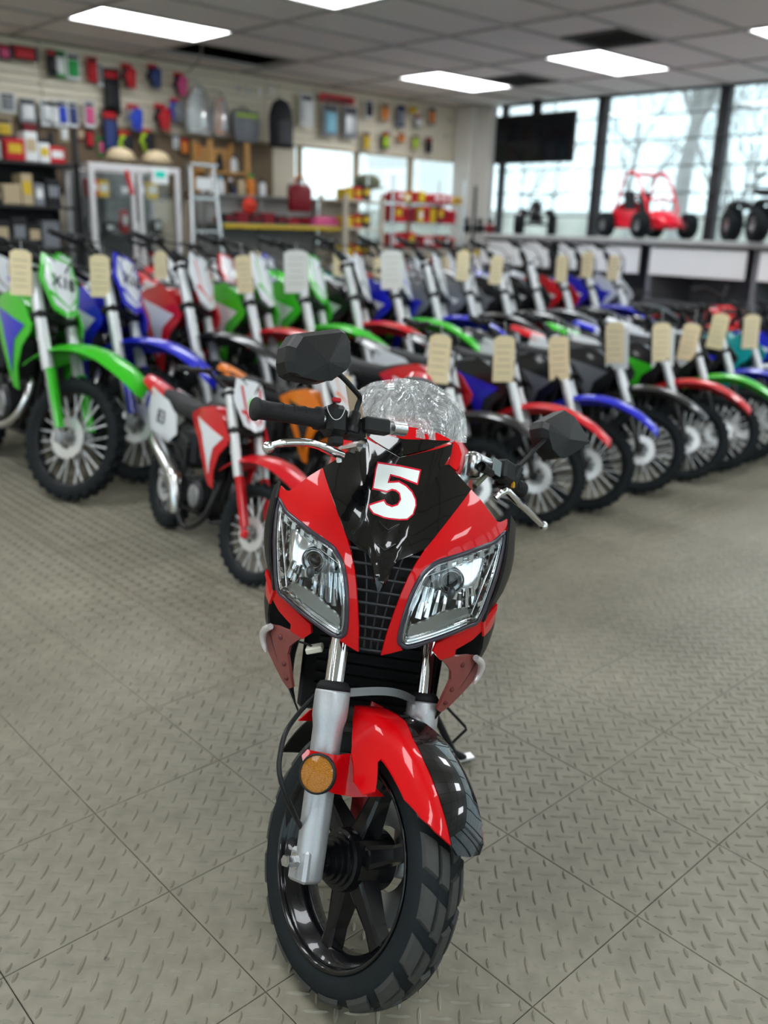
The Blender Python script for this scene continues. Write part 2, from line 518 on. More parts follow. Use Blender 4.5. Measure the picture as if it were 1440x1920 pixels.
vent_cells = {(0, -2): 'v', (1, 1): 'v'}
for ix in range(len(CX) - 1):
    for iy in range(len(CY) - 1):
        kx, ky = ix - 9, iy - 16
        if (kx, ky) in light_cells or (kx, ky) in hole_cells: continue
        cx, cy = (CX[ix] + CX[ix + 1]) / 2, (CY[iy] + CY[iy + 1]) / 2
        if (kx, ky) in vent_cells:
            o = link_obj('ceiling_panel', half, ce); o.location = (cx - 0.2975, cy, CEIL + 0.012)
        else:
            o = link_obj('ceiling_panel', pm, ce); o.location = (cx, cy, CEIL + 0.012)
for x in CX:
    MB().box((x, (CY[0] + CY[-1]) / 2, CEIL + 0.005), (0.026, CY[-1] - CY[0], 0.012)).box((x, (CY[0] + CY[-1]) / 2, CEIL + 0.03), (0.004, CY[-1] - CY[0], 0.04)).build('grid_bar', BARM, ce)
for y in CY:
    MB().box(((CX[0] + CX[-1]) / 2, y, CEIL + 0.004), (CX[-1] - CX[0], 0.026, 0.012)).build('grid_bar', BARM, ce)
# light panels
DIFF = mat('light_diffuser', (0.9, 0.9, 0.9), 0.5, emit=(0.93, 0.97, 1.0), emit_strength=PANEL_LIGHT)
FRAMEW = mat('light_frame', (0.7, 0.7, 0.7), 0.5)
lt_labels = {(-2, 2): 'long fluorescent ceiling panel above the gloves on the slatwall', (1, -1): 'fluorescent ceiling panel nearest the big window, right of the dark air vent',
             (1, 2): 'fluorescent ceiling panel near the far corner above the wire rack', (-2, -1): 'fluorescent ceiling panel cut off by the top edge, left of centre',
             (1, -4): 'fluorescent ceiling panel cut off at the upper right edge'}
dm = MB().box((0, 0, 0), (1.13, 0.57, 0.006)).mesh('diffuser', DIFF)
fm = MB()
for sx, sy, w, h in ((0, .2925, 1.17, .025), (0, -.2925, 1.17, .025), (.5725, 0, .025, .56), (-.5725, 0, .025, .56)): fm.box((sx, sy, 0), (w, h, 0.02))
fm.box((0, 0, 0.06), (1.17, 0.61, 0.01))
for sx, sy, w, h in ((0, .302, 1.17, .006), (0, -.302, 1.17, .006), (.582, 0, .006, .61), (-.582, 0, .006, .61)): fm.box((sx, sy, .03), (w, h, .06))
fm = fm.mesh('frame', FRAMEW)
for (kx, ky) in sorted(light_cells):
    cx, cy = (CX[kx + 9] + CX[kx + 10]) / 2, (CY[ky + 16] + CY[ky + 17]) / 2
    t = empty('ceiling_light', (cx, cy, CEIL + 0.012))
    tag(t, lt_labels.get((kx, ky), 'fluorescent ceiling panel out of view above or behind the camera'), 'ceiling light', 'recessed ceiling lights')
    link_obj('diffuser', dm, t); link_obj('frame', fm, t)
# air vents
VM = mat('vent_grey', (0.12, 0.115, 0.105), 0.7, noise_amt=0.4, noise_scale=12)
for (kx, ky), lab in (((0, -2), 'dark dusty square air vent right of the ceiling grid centre'), ((1, 1), 'dark square air vent beside the far corner light')):
    cx, cy = CX[kx + 9] + 1.19 * 0.75, (CY[ky + 16] + CY[ky + 17]) / 2
    t = empty('air_vent', (cx, cy, CEIL + 0.01)); tag(t, lab, 'vent')
    f = MB()
    for sx, sy, w, h in ((0, .28, .575, .03), (0, -.28, .575, .03), (.275, 0, .03, .56), (-.275, 0, .03, .56)): f.box((sx, sy, 0), (w, h, 0.016))
    f.box((0, 0, .07), (.60, .64, .01)); f.build('vent_frame', VM, t)
    sm = MB().box((0, 0, 0), (.53, .05, .003), M=Matrix.Rotation(radians(35), 4, 'X')).mesh('louvre', VM)
    for k in range(9): o = link_obj('louvre', sm, t); o.location = (0, -.24 + .06 * k, .012)
# loose cable hanging out of the open ceiling bay
o = MB().tube(cat([(4.9, 7.85, 3.1), (4.98, 7.95, 2.75), (5.05, 8.2, 2.66), (5.1, 8.45, 2.62)], 6), 0.008, 6).build('cable', mat('grey_cable', (.4, .38, .35), .6)); tag(o, 'thin cable hanging from the open ceiling bay', 'cable')
o = MB().tube(cat([(5.45, 7.7, 3.1), (5.5, 7.9, 2.9), (5.52, 8.1, 3.15)], 6), 0.012, 6).build('conduit', mat('grey_cable', (.4, .38, .35), .6)); tag(o, 'grey conduit inside the open ceiling bay', 'conduit')

# --- walls
WALLM = mat('cream_wall', (0.62, 0.555, 0.44), 0.7, noise_amt=0.05, noise_scale=3)
SLATM = mat('slatwall_cream', (0.82, 0.75, 0.60), 0.5, noise_amt=0.04, noise_scale=4)
wl_ = MB()
wl_.box(((X0 + X1) / 2, Y1 + 0.09, (2.08 + CEIL) / 2), (X1 - X0, 0.1, CEIL - 2.08))
wl_.box(((X0 + 6.55) / 2, Y1 + 0.09, 1.04), (6.55 - X0, 0.1, 2.08))
wl_.box(((6.55 + X1) / 2, Y1 + 0.09, 0.5), (X1 - 6.55, 0.1, 1.0))
wleft = wl_.build('wall_left', WALLM); tag(wleft, 'cream slatwall covered with hanging gear', kind='structure')
pl = MB().box(((X0 + X1) / 2, Y1 + .09, CEIL + .32), (X1 - X0, .1, .62)).build('trim_2', mat('plenum_shade', (.012, .012, .013), .9)); tag(pl, kind='structure')  # wall above the ceiling, coloured near-black for the open bay's shade
slat = MB().box((0, 0, 0), (1.0, 0.018, 0.064), bev=0.006).mesh('slat', SLATM)
for xa, xb in ((-4.85, -1.3), (-1.3, 1.2), (1.2, 3.69), (3.69, 6.13), (6.13, 8.0), (8.0, 9.28)):
    for k in range(9):
        o = link_obj('slat', slat, wleft); o.location = ((xa + xb) / 2, Y1 + 0.02, 2.12 + 0.071 * k); o.scale = (xb - xa - 0.006, 1, 1)
MB().box(((X0 + X1) / 2, Y1 + 0.02, 2.075), (X1 - X0, 0.04, 0.02)).build('ledge', mat('tan_trim', (.40, .30, .19), .6), wleft)
wn_ = MB().box((X0 - .06, (Y0 + Y1) / 2, .2), (.12, Y1 - Y0 + .2, .4)).box((X0 - .06, (Y0 + Y1) / 2, CEIL + .33), (.12, Y1 - Y0 + .2, .6)).box((X0 - .06, (4.38 + Y1) / 2, 1.5), (.12, Y1 - 4.38, 2.4)).build('wall_near', WALLM); tag(wn_, kind='structure')
# window walls: a knee wall, then glazed bays
KNEE = mat('knee_wall', (.45, .43, .40), .7)
MULL = mat('bronze_mullion', (.035, .037, .042), .45)
PANE = glass_mat('window_glass', (.97, .99, .98), 0.0, 0.6)
wf = MB().box((X1 + .06, (Y0 + Y1) / 2, .2), (.12, Y1 - Y0 + .2, .4)).box((X1 + .06, (Y0 + Y1) / 2, CEIL + .33), (.12, Y1 - Y0 + .2, .6)).build('wall_far', KNEE); tag(wf, kind='structure')
wr = MB().box(((X0 + X1) / 2, Y0 - .06, .2), (X1 - X0 + .2, .12, .4)).box(((X0 + X1) / 2, Y0 - .06, CEIL + .33), (X1 - X0 + .2, .12, .6)).build('wall_right', KNEE); tag(wr, kind='structure')
nwin = 0
def window_bay(a, b, axis, wall):
    """glazed bay between a and b along Y (axis y, at X1) or X (axis x, at Y0)"""
    global nwin
    nwin += 1
    t = empty('window_%d' % nwin, ((wall, (a + b) / 2, .4) if axis == 'y' else ((a + b) / 2, Y0 - .05, .4)))
    tag(t, kind='structure')
    w = b - a; z0, z1 = 0, CEIL - .4 + .03
    R_ = Matrix.Identity(4) if axis == 'y' else Matrix.Rotation(pi / 2, 4, 'Z')
    MB().box((0, 0, (z0 + z1) / 2), (.006, w - .05, z1 - z0 - .06), M=R_).build('pane', PANE, t)
    for s in (-1, 1): MB().box((0, s * (w / 2 - .0275), (z0 + z1) / 2), (.1, .055, z1 - z0), M=R_, bev=.005).build('mullion', MULL, t)
    for z in (z0 + .025, z1 - .02): MB().box((0, 0, z), (.09, w - .11, .04), M=R_).build('rail', MULL, t)
ys = [7.97, 6.49, 5.01, 3.53, 2.05, .57, -.91, -2.39, -3.87, -4.45]
for k in range(len(ys) - 1): window_bay(ys[k + 1], ys[k], 'y', X1 + .05)
xs_ = [X0 + .05 + 1.475 * k for k in range(10)] + [X1]
for k in range(len(xs_) - 1): window_bay(xs_[k], xs_[k + 1], 'x', 0)
for k in range(6): window_bay(Y0 + .02 + 1.477 * k, Y0 + .02 + 1.477 * (k + 1), 'y', X0 - .05)
wn2 = nwin + 1
t = empty('window_%d' % wn2, ((6.6 + X1) / 2, Y1 + .09, 1.0)); tag(t, kind='structure')
MB().box((0, 0, .54), (X1 - 6.6, .006, 1.06)).build('pane', PANE, t)
for x in (-1.3, -.45, .45, 1.3): MB().box((x, 0, .54), (.05, .06, 1.07)).build('mullion', mat('tan_trim', (.40, .30, .19), .6), t)
MB().box((0, 0, .02), (X1 - 6.6, .09, .04)).build('rail', mat('tan_trim', (.40, .30, .19), .6), t)
# corner column
co = MB().box((X1 - .14, Y1 - .17, CEIL / 2), (.22, .30, CEIL), bev=.01).box((X1 - .06, Y1 - .42, CEIL / 2), (.12, .22, CEIL), bev=.01).build('trim_1', mat('white_column', (.66, .63, .58), .6)); tag(co, kind='structure')
# security grille: horizontal bars across the far windows
gr = empty('security_grille', (X1 - .06, 1.8, 0)); tag(gr, 'dark horizontal security bars across the far windows', 'security grille')
gb = MB().box((0, 0, 0), (.012, 12.3, .014)).mesh('bar', MULL)
for z in (.65, .9, 1.17, 1.43, 1.69, 1.96, 2.23, 2.48):
    o = link_obj('bar', gb, gr); o.location = (0, 0, z)
# --- outdoors
gm = mat('pale_lot', (.78, .77, .74), .9, noise_amt=.12, noise_scale=.7)
g = MB().box((30, 0, -.32), (90, 110, .3)).build('ground', gm); tag(g, 'pale paved lot outside the windows', 'ground', kind='structure')
BARK = mat('bark', (.36, .345, .335), .9, noise_amt=.3, noise_scale=6)
def tree_mesh(seed, h, r0, nb):
    R_ = random.Random(seed); mb = MB()
    def branch(p, d, L, r, lev):
        pts = [p]; q = p.copy(); dd = d.copy(); n = 5
        for i in range(n):
            dd = (dd + Vector((R_.uniform(-.16, .16), R_.uniform(-.16, .16), R_.uniform(-.02, .12)))).normalized()
            q = q + dd * (L / n); pts.append(q.copy())
        mb.tube(pts, [r * (1 - .55 * i / n) for i in range(n + 1)], 7 if lev == 0 else (5 if lev < 2 else 3), caps=False)
        if lev >= 4: return
        k = nb if lev < 3 else 3
        for i in range(k):
            j = R_.randint(2, n); a = R_.uniform(0, 2 * pi); tilt = R_.uniform(.35, .85)
            o_ = dd.orthogonal().normalized(); o2 = dd.cross(o_)
            nd = (dd * cos(tilt) + (o_ * cos(a) + o2 * sin(a)) * sin(tilt)).normalized()
            branch(pts[j], nd, L * R_.uniform(.5, .72), r * (1 - .55 * j / n) * .62, lev + 1)
    branch(Vector((0, 0, 0)), Vector((0, 0, 1)), h * .42, r0, 0)
    return mb.mesh('bare_tree', BARK)
tm = [tree_mesh(3, 11, .23, 5), tree_mesh(11, 10, .12, 5), tree_mesh(23, 9, .09, 5)]
def tree_at(px, x): p = at_x(px, 300, x); return (p.x, p.y)
for px, x, k, lab in ((1285, 17.0, 0, 'thick-trunked bare tree standing close outside the middle window bay'),
                      (1190, 30.0, 1, 'slim bare tree seen left of the thick trunk, above the go-kart'),
                      (1055, 36.0, 2, 'small bare tree seen under the black television'),
                      (985, 46.0, 1, 'distant bare tree seen behind the window quad bike'),
                      (1370, 31.0, 1, 'dense bare tree seen right of the right mullion'),
                      (1425, 30.0, 2, 'twiggy bare tree filling the right window bay'),
                      (1400, 40.0, 1, 'farthest bare tree in the right window bay'),
                      (1335, 46.0, 2, 'far bare tree behind the right mullion')):
    x_, y_ = tree_at(px, x)
    o = link_obj('bare_tree', tm[k]); o.location = (x_, y_, -.2); o.rotation_euler.z = px * .37
    o.scale = (1, 1, 1) if k == 0 else (1.25, 1.25, 1.25)
    tag(o, lab, 'tree', 'bare trees outside')
o = MB().loft([[(58, -60, -.3), (60, -60, -.3), (60, -60, 2.6), (58, -60, 2.0)], [(58, 80, -.3), (60, 80, -.3), (60, 80, 2.9), (58, 80, 2.4)]], smooth=False).build('hedge_bank', mat('dry_hedge', (.46, .45, .40), .95, noise_amt=.4, noise_scale=.8)); tag(o, 'low brown bank across the far side of the lot', 'bank', kind='structure')

# ================================================================== THE SPORT MOTORCYCLE
def cols(a, b, c, o):
    return Matrix(((a[0], b[0], c[0], o[0]), (a[1], b[1], c[1], o[1]), (a[2], b[2], c[2], o[2]), (0, 0, 0, 1)))
BODY = cols((-0.72994, -0.68352, 0), (0.67999, -0.72617, -0.10146), (0.06935, -0.07406, 0.99484), (0.81725, 0.98567, -0.0062))
# steering frame in the bike frame: x = steered forward, y = left, z = up along the fork; origin on the front axle
STEER = cols((0.656, 0.650, 0.385), (-0.576, 0.760, -0.302), (-0.488, -0.024, 0.872), (-0.009, 0.027, 0.227))
STEER = Matrix.LocRotScale(STEER.to_translation(), STEER.to_quaternion(), (1, 1, 1))
BI = BODY.inverted(); SI = (BODY @ STEER).inverted()
def lray(MI, px, py): return MI @ CAM_O, MI.to_3x3() @ ray(px, py)
x0f = lerp_table([(.38, -.105), (.50, -.075), (.585, -.066), (.65, -.070), (.70, -.080), (.76, -.110), (.80, -.145), (.83, -.180), (.87, -.240), (.93, -.315), (1.0, -.40)])
def sx(y, z): y = abs(y); return x0f(z) - (.1 * y + 3 * y * y)
def hit(px, py, off=0.0):
    o, d = lray(BI, px, py)
    g = lambda t: (o + d * t).x - sx((o + d * t).y, (o + d * t).z) - off
    t = (0.25 - o.x) / d.x; dt = 0.01
    while g(t + dt) > 0 and t < 6: t += dt
    a, b = t, t + dt
    for _ in range(30):
        m = (a + b) / 2
        if g(m) > 0: a = m
        else: b = m
    p = o + d * a
    return (p.y, p.z)
def pts_on(pxs, off=0.0): return [hit(px, py, off) for px, py in pxs]
def mir(poly): return [(-p[0], p[1]) for p in poly]
def onS(off=0.0): return lambda u, v: (sx(u, v) + off, u, v)
def st_at(px, py, fx):
    o, d = lray(SI, px, py); t = (fx - o.x) / d.x
    return o + d * t
def body_at(px, py, bx):
    o, d = lray(BI, px, py); t = (bx - o.x) / d.x
    return o + d * t
hero = empty('sport_motorcycle', M=BODY)
tag(hero, 'red and black sport motorcycle with number 5 facing the camera', 'motorcycle')
bikepart = lambda mb, name, m: mb.build(name, m, hero)
steerpart = lambda mb, name, m, par=None: mb.build(name, m, par or hero, STEER if par is None else None)
BACK = (1, 0, 0)   # plates thicken away from the viewer side: normals flipped to face +x

def plate(name, poly, m, off=0.0, th=0.004, step=0.012, fn=None, parent=None):
    mb = MB(); sheet(mb, poly, fn or onS(off), step, th, back=(-1, 0, 0))
    return mb.build(name, m, parent or hero)

# ---- nose panels (outlines of the left half, mirrored)
HL = [(950.8, 994.7), (949.8, 1016), (941, 1055), (927.5, 1099.7), (902, 1164), (875, 1179), (836, 1195), (797, 1208.5), (764, 1217), (750.5, 1212.4),
      (744.3, 1200.7), (750.5, 1167.7), (764, 1125), (777.8, 1093.8), (789.4, 1074.4), (803, 1060.8), (816.6, 1051), (836, 1044.3), (865, 1035.5), (894.4, 1024.8), (923.6, 1014), (939, 1000.5)]
REDP = [(883.7, 917.9), (902.2, 938.3), (915.8, 956.8), (926.5, 971.4), (931.3, 977.2), (936.2, 978.8), (942, 978.2), (951.5, 973)] + [HL[0]] + HL[:8:-1] + [(755, 1219)] + \
       [(714.6, 1229), (725.3, 1189), (738.9, 1150), (752.5, 1113.3), (766, 1082), (783.6, 1051), (797.2, 1030.7), (816.6, 1006.4), (843.9, 971.4)]
red2 = pts_on(REDP)
hl2 = [tuple(p)[:2] for p in cat([Vector((a, b, 0)) for a, b in pts_on(HL)], 3, closed=True)]
crease_px = [(849, 832), (832, 868), (816, 897), (797, 929), (781, 964), (764, 1004), (745.7, 1051)]
SIDEB = [(842, 871), (884, 918), (844, 971), (816.6, 1006), (797, 1030), (745.7, 1051), (764, 1004), (781, 964), (797, 929), (816, 897), (832, 872)]
sideb2 = pts_on(SIDEB, -.004)
CENTER_OFF = .010
cen = pts_on([(849, 832), (846, 852), (836, 868), (816, 897), (797, 929), (781, 964), (764, 1004), (745.7, 1051), (733, 1066), (720, 1092)], CENTER_OFF)
top_v = hit(752.5, 858.8, CENTER_OFF); tip = hit(709, 1116, CENTER_OFF)
center2 = [(0, top_v[1])] + cen + [(0, tip[1])] + mir(cen)[::-1]
def center_fn(u, v):
    # shallow channel with raised rails either side of the number
    w = max(.012, .11 * (v - tip[1]) / (top_v[1] - tip[1]))
    r = abs(u) / w
    return (sx(u, v) + CENTER_OFF + .006 * math.exp(-((r - .55) / .16) ** 2) - .002, u, v)
for s in (1, -1):
    f_ = (lambda p: p) if s == 1 else mir
    plate('nose_panel', f_(red2), RED)
    plate('inner_nose_panel', f_(sideb2), BLACKG, -.004)
plate('center_nose_panel', center2, BLACKG, fn=center_fn, th=.006, step=.008)
# chevron ridges on the beak
for (ax, ay), (bx, by), (cx_, cy_) in (((711, 977), (728, 995), (748, 982)), ((704, 1017), (721, 1033), (742, 1020))):
    q = [Vector(center_fn(*hit(*p, CENTER_OFF))) + Vector((.001, 0, 0)) for p in ((ax, ay), (bx, by), (cx_, cy_))]
    bikepart(MB().tube(q, [.0012, .003, .0012], 6), 'chevron_ridge', BLACKG)
# small upper panel and red lip under the screen
UP = pts_on([(762, 824), (800, 824), (845, 827), (800, 843)], .002)
upv = hit(752.5, 855, .002)
plate('upper_nose_panel', [(0, UP[0][1])] + UP[:3] + [UP[3]] + [(0, upv[1])] + mir([UP[3]]) + mir(UP[:3])[::-1], BLACKG, .002, step=.01)
LIP = pts_on([(792.5, 803.7), (822.5, 812.5), (842.5, 823), (845, 826), (800, 824.5), (765, 824)], 0)
lipc = hit(762, 800)
plate('screen_lip', [(0, lipc[1])] + LIP[:5] + [(0, LIP[5][1])] + mir(LIP[:5])[::-1], RED, 0, step=.01)
WRAP = pts_on([(842, 822), (852, 826), (861, 836), (866, 852), (862, 870), (856, 882), (842.5, 871), (846, 852), (851, 831)], -.003)
for s in (1, -1): plate('screen_side_lip', WRAP if s == 1 else mir(WRAP), RED, -.003, step=.008)
# number five sticker
FIVE = [(707.5, 865.5), (750, 872), (790, 880), (783.6, 909.2), (768, 904.3), (748.6, 896.5), (733, 892.6), (730, 902.4), (748.6, 901.4), (762.2, 909.2), (773.9, 920.8), (780.7, 934.4), (781.6, 946), (775.8, 963.6),
        (764, 974.3), (748.6, 976.2), (719.4, 972.3), (699.7, 963.6), (692, 952), (691, 944), (720.6, 936.4), (725.3, 944), (735, 948), (744.7, 945), (749.6, 936.4), (747.6, 926.7), (741.8, 921.8), (735, 919.9), (725.3, 924.2), (697.7, 917), (703.6, 880)]
five2 = pts_on(FIVE, CENTER_OFF)
st_ = lambda e: (lambda u, v: (center_fn(u, v)[0] + e, u, v))
mb = MB(); sheet(mb, five2, st_(.0006), .006, 0); num = mb.build('number_sticker', DECALR, hero); num['label'] = 'white number 5 with red outline'
mb = MB(); sheet(mb, offset_poly(five2, -.0022), st_(.0012), .006, 0); mb.build('number_face', DECALW, num)

# ---- grille
gl_edge = pts_on([(714.6, 1229), (725.3, 1189), (738.9, 1150), (752.5, 1113.3), (766, 1082), (783.6, 1051), (797.2, 1030.7)])
gp = [(p[0] + .004, p[1]) for p in gl_edge]
plate('grille_back', gp + mir(gp)[::-1], BLACKM, -.035, step=.03)
def gw(z):
    for a, b in zip(gl_edge, gl_edge[1:]):
        if a[1] <= z <= b[1]: return a[0] + (b[0] - a[0]) * (z - a[1]) / (b[1] - a[1])
    return gl_edge[0][0] if z < gl_edge[0][1] else gl_edge[-1][0]
zb, zt = gl_edge[0][1], gl_edge[-1][1]
gmat = mat('grille_plastic', (.02, .022, .026), .3)
for k in range(9):
    z = zb + .002 + (zt - zb) * k / 8.6; w = gw(z)
    n = 8; q = [(sx(0, z) - .012 - .12 * abs(u) , u, z - .05 * abs(u)) for u in [w * (2 * i / n - 1) for i in range(n + 1)]]
    bikepart(MB().tube(q, .0028, 6), 'grille_bar', gmat)
for fr in (-.55, 0, .55):
    q = [(sx(0, z) - .016, fr * gw(z), z) for z in [zb + (zt - zb) * i / 8 for i in range(9)]]
    bikepart(MB().tube(q, .002, 6), 'grille_bar', gmat)

# ---- headlights
GASK = mat('headlight_gasket', (.035, .03, .045), .28, coat=.5)
LENS = glass_mat('headlight_lens', (.96, .97, .98), .0, 1.3)
REFL = mat('reflector_chrome', (.88, .89, .90), .10, metal=1.0)
REFD = mat('reflector_smoked', (.30, .31, .32), .16, metal=1.0)
RIBM = mat('ribbed_lens', (.42, .44, .43), .25, metal=.75)
LEDM = mat('led_cell', (.74, .75, .74), .25, metal=.6, noise_amt=.5, noise_scale=500)
DARKC = mat('lamp_dark', (.04, .045, .05), .15, metal=.6)
def head_light(s):
    f_ = (lambda p: list(p)) if s == 1 else mir
    o0 = f_(hl2)
    if s == -1: o0 = o0[::-1]
    o1 = offset_poly(o0, -.0075); o2 = offset_poly(o0, -.014); o3 = offset_poly(o0, -.024)
    R3 = lambda poly, off: [Vector((sx(*p) + off, p[0], p[1])) for p in poly]
    t = MB().loft([R3(o0, -.006), R3(o0, .001), R3(offset_poly(o0, -.002), .003), R3(offset_poly(o0, -.0055), .003), R3(o1, .0005), R3(o1, -.006)], caps=False).build('headlight', GASK, hero)
    t['label'] = 'clear headlight on the right of the picture' if s == 1 else 'clear headlight on the left of the picture'
    mb = MB(); sheet(mb, o1, onS(.0012), .012, 0); mb.build('lens', LENS, t)
    mb = MB().loft([R3(o1, -.003), R3(o2, -.006), R3(o2, -.012), R3(o3, -.034)], caps=False, smooth=False)
    sheet(mb, o3, lambda u, v: (sx(u, v) - .036 - .012 * cos((u * s - .12) * 60), u, v), .007, 0)
    mb.build('reflector', REFL, t)
    # bright inner edge
    loop = R3(offset_poly(o0, -.0105), -.004); loop.append(loop[0])
    MB().tube(loop, .0013, 5, caps=False).build('lens_rim', REFL, t)
    C = lambda px, py, off: Vector((sx(*hit(px, py, off)) + off, s * hit(px, py, off)[0], hit(px, py, off)[1]))
    # projector with stepped rings
    c = C(846, 1090, -.022); A = Matrix.Translation(c) @ frame_to((1, .28 * s, .12)).to_4x4()
    MB().lathe([(.024, -.012), (.0235, .0), (.0215, .003), (.020, .0)], 28, A).lathe([(.020, -.002), (.0165, .001), (.015, -.003), (.0125, .0), (.011, -.005)], 28, A).build('projector_ring', REFD, t)
    MB().lathe([(.0115, -.006), (.009, -.002), (.005, .001), (.0001, .002)], 20, A).build('projector_bulb', DARKC, t)
    cb = C(846, 1112, -.012); MB().ball((0, 0, 0), (.007, .0075, .012), 12, Matrix.Translation(cb)).build('bulb_shield', mat('shield_grey', (.16, .18, .20), .3, metal=.5), t)
    # LED row under the upper edge and down the outer edge
    top = [(800, 1071), (820, 1064), (842, 1058), (862, 1052), (882, 1046), (902, 1038), (921, 1029), (936, 1018)]
    for k, (px, py) in enumerate(top):
        p = C(px, py, -.008); M_ = Matrix.Translation(p) @ frame_to((1, .5 * s, .15)).to_4x4()
        MB().box((0, 0, 0), (.012, .016, .005), M=M_, bev=.002).build('led_cell', LEDM, t)
    side = [(931, 1045), (926, 1062), (920, 1079), (914, 1096), (907, 1113), (899, 1131), (892, 1147)]
    for k, (px, py) in enumerate(side):
        p = C(px, py, -.010); M_ = Matrix.Translation(p) @ frame_to((1, .7 * s, .1)).to_4x4() @ Matrix.Rotation(s * .35, 4, 'Z')
        MB().box((0, 0, 0), (.013, .011, .004), M=M_, bev=.0015).build('led_cell', DARKC if k % 2 == 0 else REFL, t)
    for a, b in (((795, 1082), (930, 1034)), ((930, 1034), (883, 1152))):
        MB().tube([C(a[0], a[1], -.006), C((a[0] + b[0]) / 2, (a[1] + b[1]) / 2, -.006), C(b[0], b[1], -.006)], .0016, 6).build('trim_strip', REFL, t)
    # tall chrome flutes either side of the projector
    for (xa, ya, xb, yb) in ((800, 1100, 784, 1160), (812, 1103, 798, 1158), (824, 1106, 812, 1154), (836, 1116, 828, 1150), (862, 1112, 860, 1142), (874, 1108, 874, 1138), (884, 1102, 886, 1134)):
        p, q = C(xa, ya, -.026), C(xb, yb, -.020)
        MB().tube([p, (p + q) / 2 + Vector((-.003, 0, 0)), q], [.0035, .0052, .0058], 6, smooth=False).build('reflector_flute', REFL if xa % 8 < 5 else REFD, t)
    # ribbed wedge across the bottom
    rib = [(772, 1171), (800, 1160), (826, 1147), (850, 1141), (875, 1138), (882, 1155), (850, 1170), (824, 1184), (790, 1196), (762, 1200), (764, 1184)]
    r2 = pts_on(rib, -.012)
    mb = MB(); pr = f_(r2)
    sheet(mb, pr, lambda u, v: (sx(u, v) - .012 + .0012 * sin(u * 1900), u, v), .0022, 0)
    mb.build('ribbed_lens', RIBM, t)
    return t
for s in (1, -1): head_light(s)

# ---- lower red cowl under each headlight, and the inner fairing flange in its protective film
COWL = [(818, 1207), (846, 1194), (875, 1181), (903, 1165), (921, 1147), (933, 1133), (932, 1143), (912, 1175), (886, 1200), (855, 1218), (853, 1229), (826, 1238), (812, 1222)]
FLANGE = [(828, 1237), (853, 1231), (880, 1229), (897, 1231), (904, 1238), (900, 1255), (885, 1280), (862, 1305), (842, 1325), (827, 1336), (820, 1331), (833, 1303), (846, 1275), (846, 1258), (838, 1247)]
FILM = mat('filmed_red_plastic', (.235, .055, .05), .32, noise_amt=.15, noise_scale=60, coat=.35)
for s in (1, -1):
    f_ = (lambda p: p) if s == 1 else mir
    plate('headlight_cowl', f_(pts_on(COWL, -.010)), RED, -.010, step=.01)
    fo = plate('fairing_flange', f_(pts_on(FLANGE, -.008)), FILM, -.008, th=.006, step=.01)
    for px, py in ((868, 1247), (848, 1293), (836, 1318)):
        y, z = hit(px, py, -.006); y *= s
        M_ = Matrix.Translation((sx(y, z) - .006, y, z)) @ frame_to((1, .5 * s, 0)).to_4x4()
        MB().lathe([(.0045, -.002), (.0045, .001), (.003, .002), (.0001, .002)], 10, M_).build('bolt', mat('dark_bolt', (.12, .03, .03), .4), fo)
    q = [Vector((sx(*hit(px, py)) + .004, s * hit(px, py)[0] + s * .002, hit(px, py)[1])) for px, py in ((890, 1231), (900, 1242), (897, 1260), (886, 1280))]
    MB().tube(cat(q, 4), [.006, .0068, .007, .0075, .0075, .0072, .007, .0065, .006, .0055, .005, .004, .002], 8).build('turn_signal', mat('clear_signal', (.75, .72, .72), .08, metal=.5), hero)

# ---- side fairings
FE = [(.43, -.17, .135), (.48, -.185, .165), (.54, -.205, .193), (.58, -.205, .196), (.622, -.198, .190), (.66, -.214, .204), (.70, -.230, .212), (.74, -.245, .214), (.775, -.265, .2125), (.79, -.294, .214)]
fx_ = lerp_table([(h, x) for h, x, w in FE]); fw_ = lerp_table([(h, w) for h, x, w in FE])
def side_pt(s, h, t):
    xf, wf_ = fx_(h), fw_(h)
    x = xf + (-.86 - xf) * t
    hh = h - .03 * t if h < .6 else .60 + (h - .60) * (1 - min(1, 1.25 * t)) ** 1.5 - .03 * t
    w = wf_ + (.150 - wf_) * t ** 1.6 + .050 * sin(pi * min(1, t * 1.15)) ** .8 * (1 - .4 * t)
    return Vector((x, s * w, hh))
SIDEBLK = mat('side_black_satin', (.004, .004, .0045), .42, spec=.22)
for s in (1, -1):
    for nm, ha, hb, mm in (('side_fairing', .615, .79, SIDEBLK), ('side_fairing_stripe', .585, .615, RED), ('lower_fairing', .40, .585, SIDEBLK)):
        rows = [ha + (hb - ha) * i / 8 for i in range(9)]; tsn = 18
        R1 = [[side_pt(s, h, j / tsn) for j in range(tsn + 1)] for h in rows]
        R2 = [[side_pt(s, h, j / tsn) - Vector((0, s * .004, 0)) for j in range(tsn + 1)] for h in rows]
        mb = MB().loft(R1, closed=False, caps=False).loft(R2[::-1], closed=False, caps=False)
        for e in (0, -1): mb.loft([R1[e], R2[e]], closed=False, caps=False, smooth=False)
        mb.loft([[r[0] for r in R1], [r[0] for r in R2]], closed=False, caps=False, smooth=False)
        mb.build(nm, mm, hero)
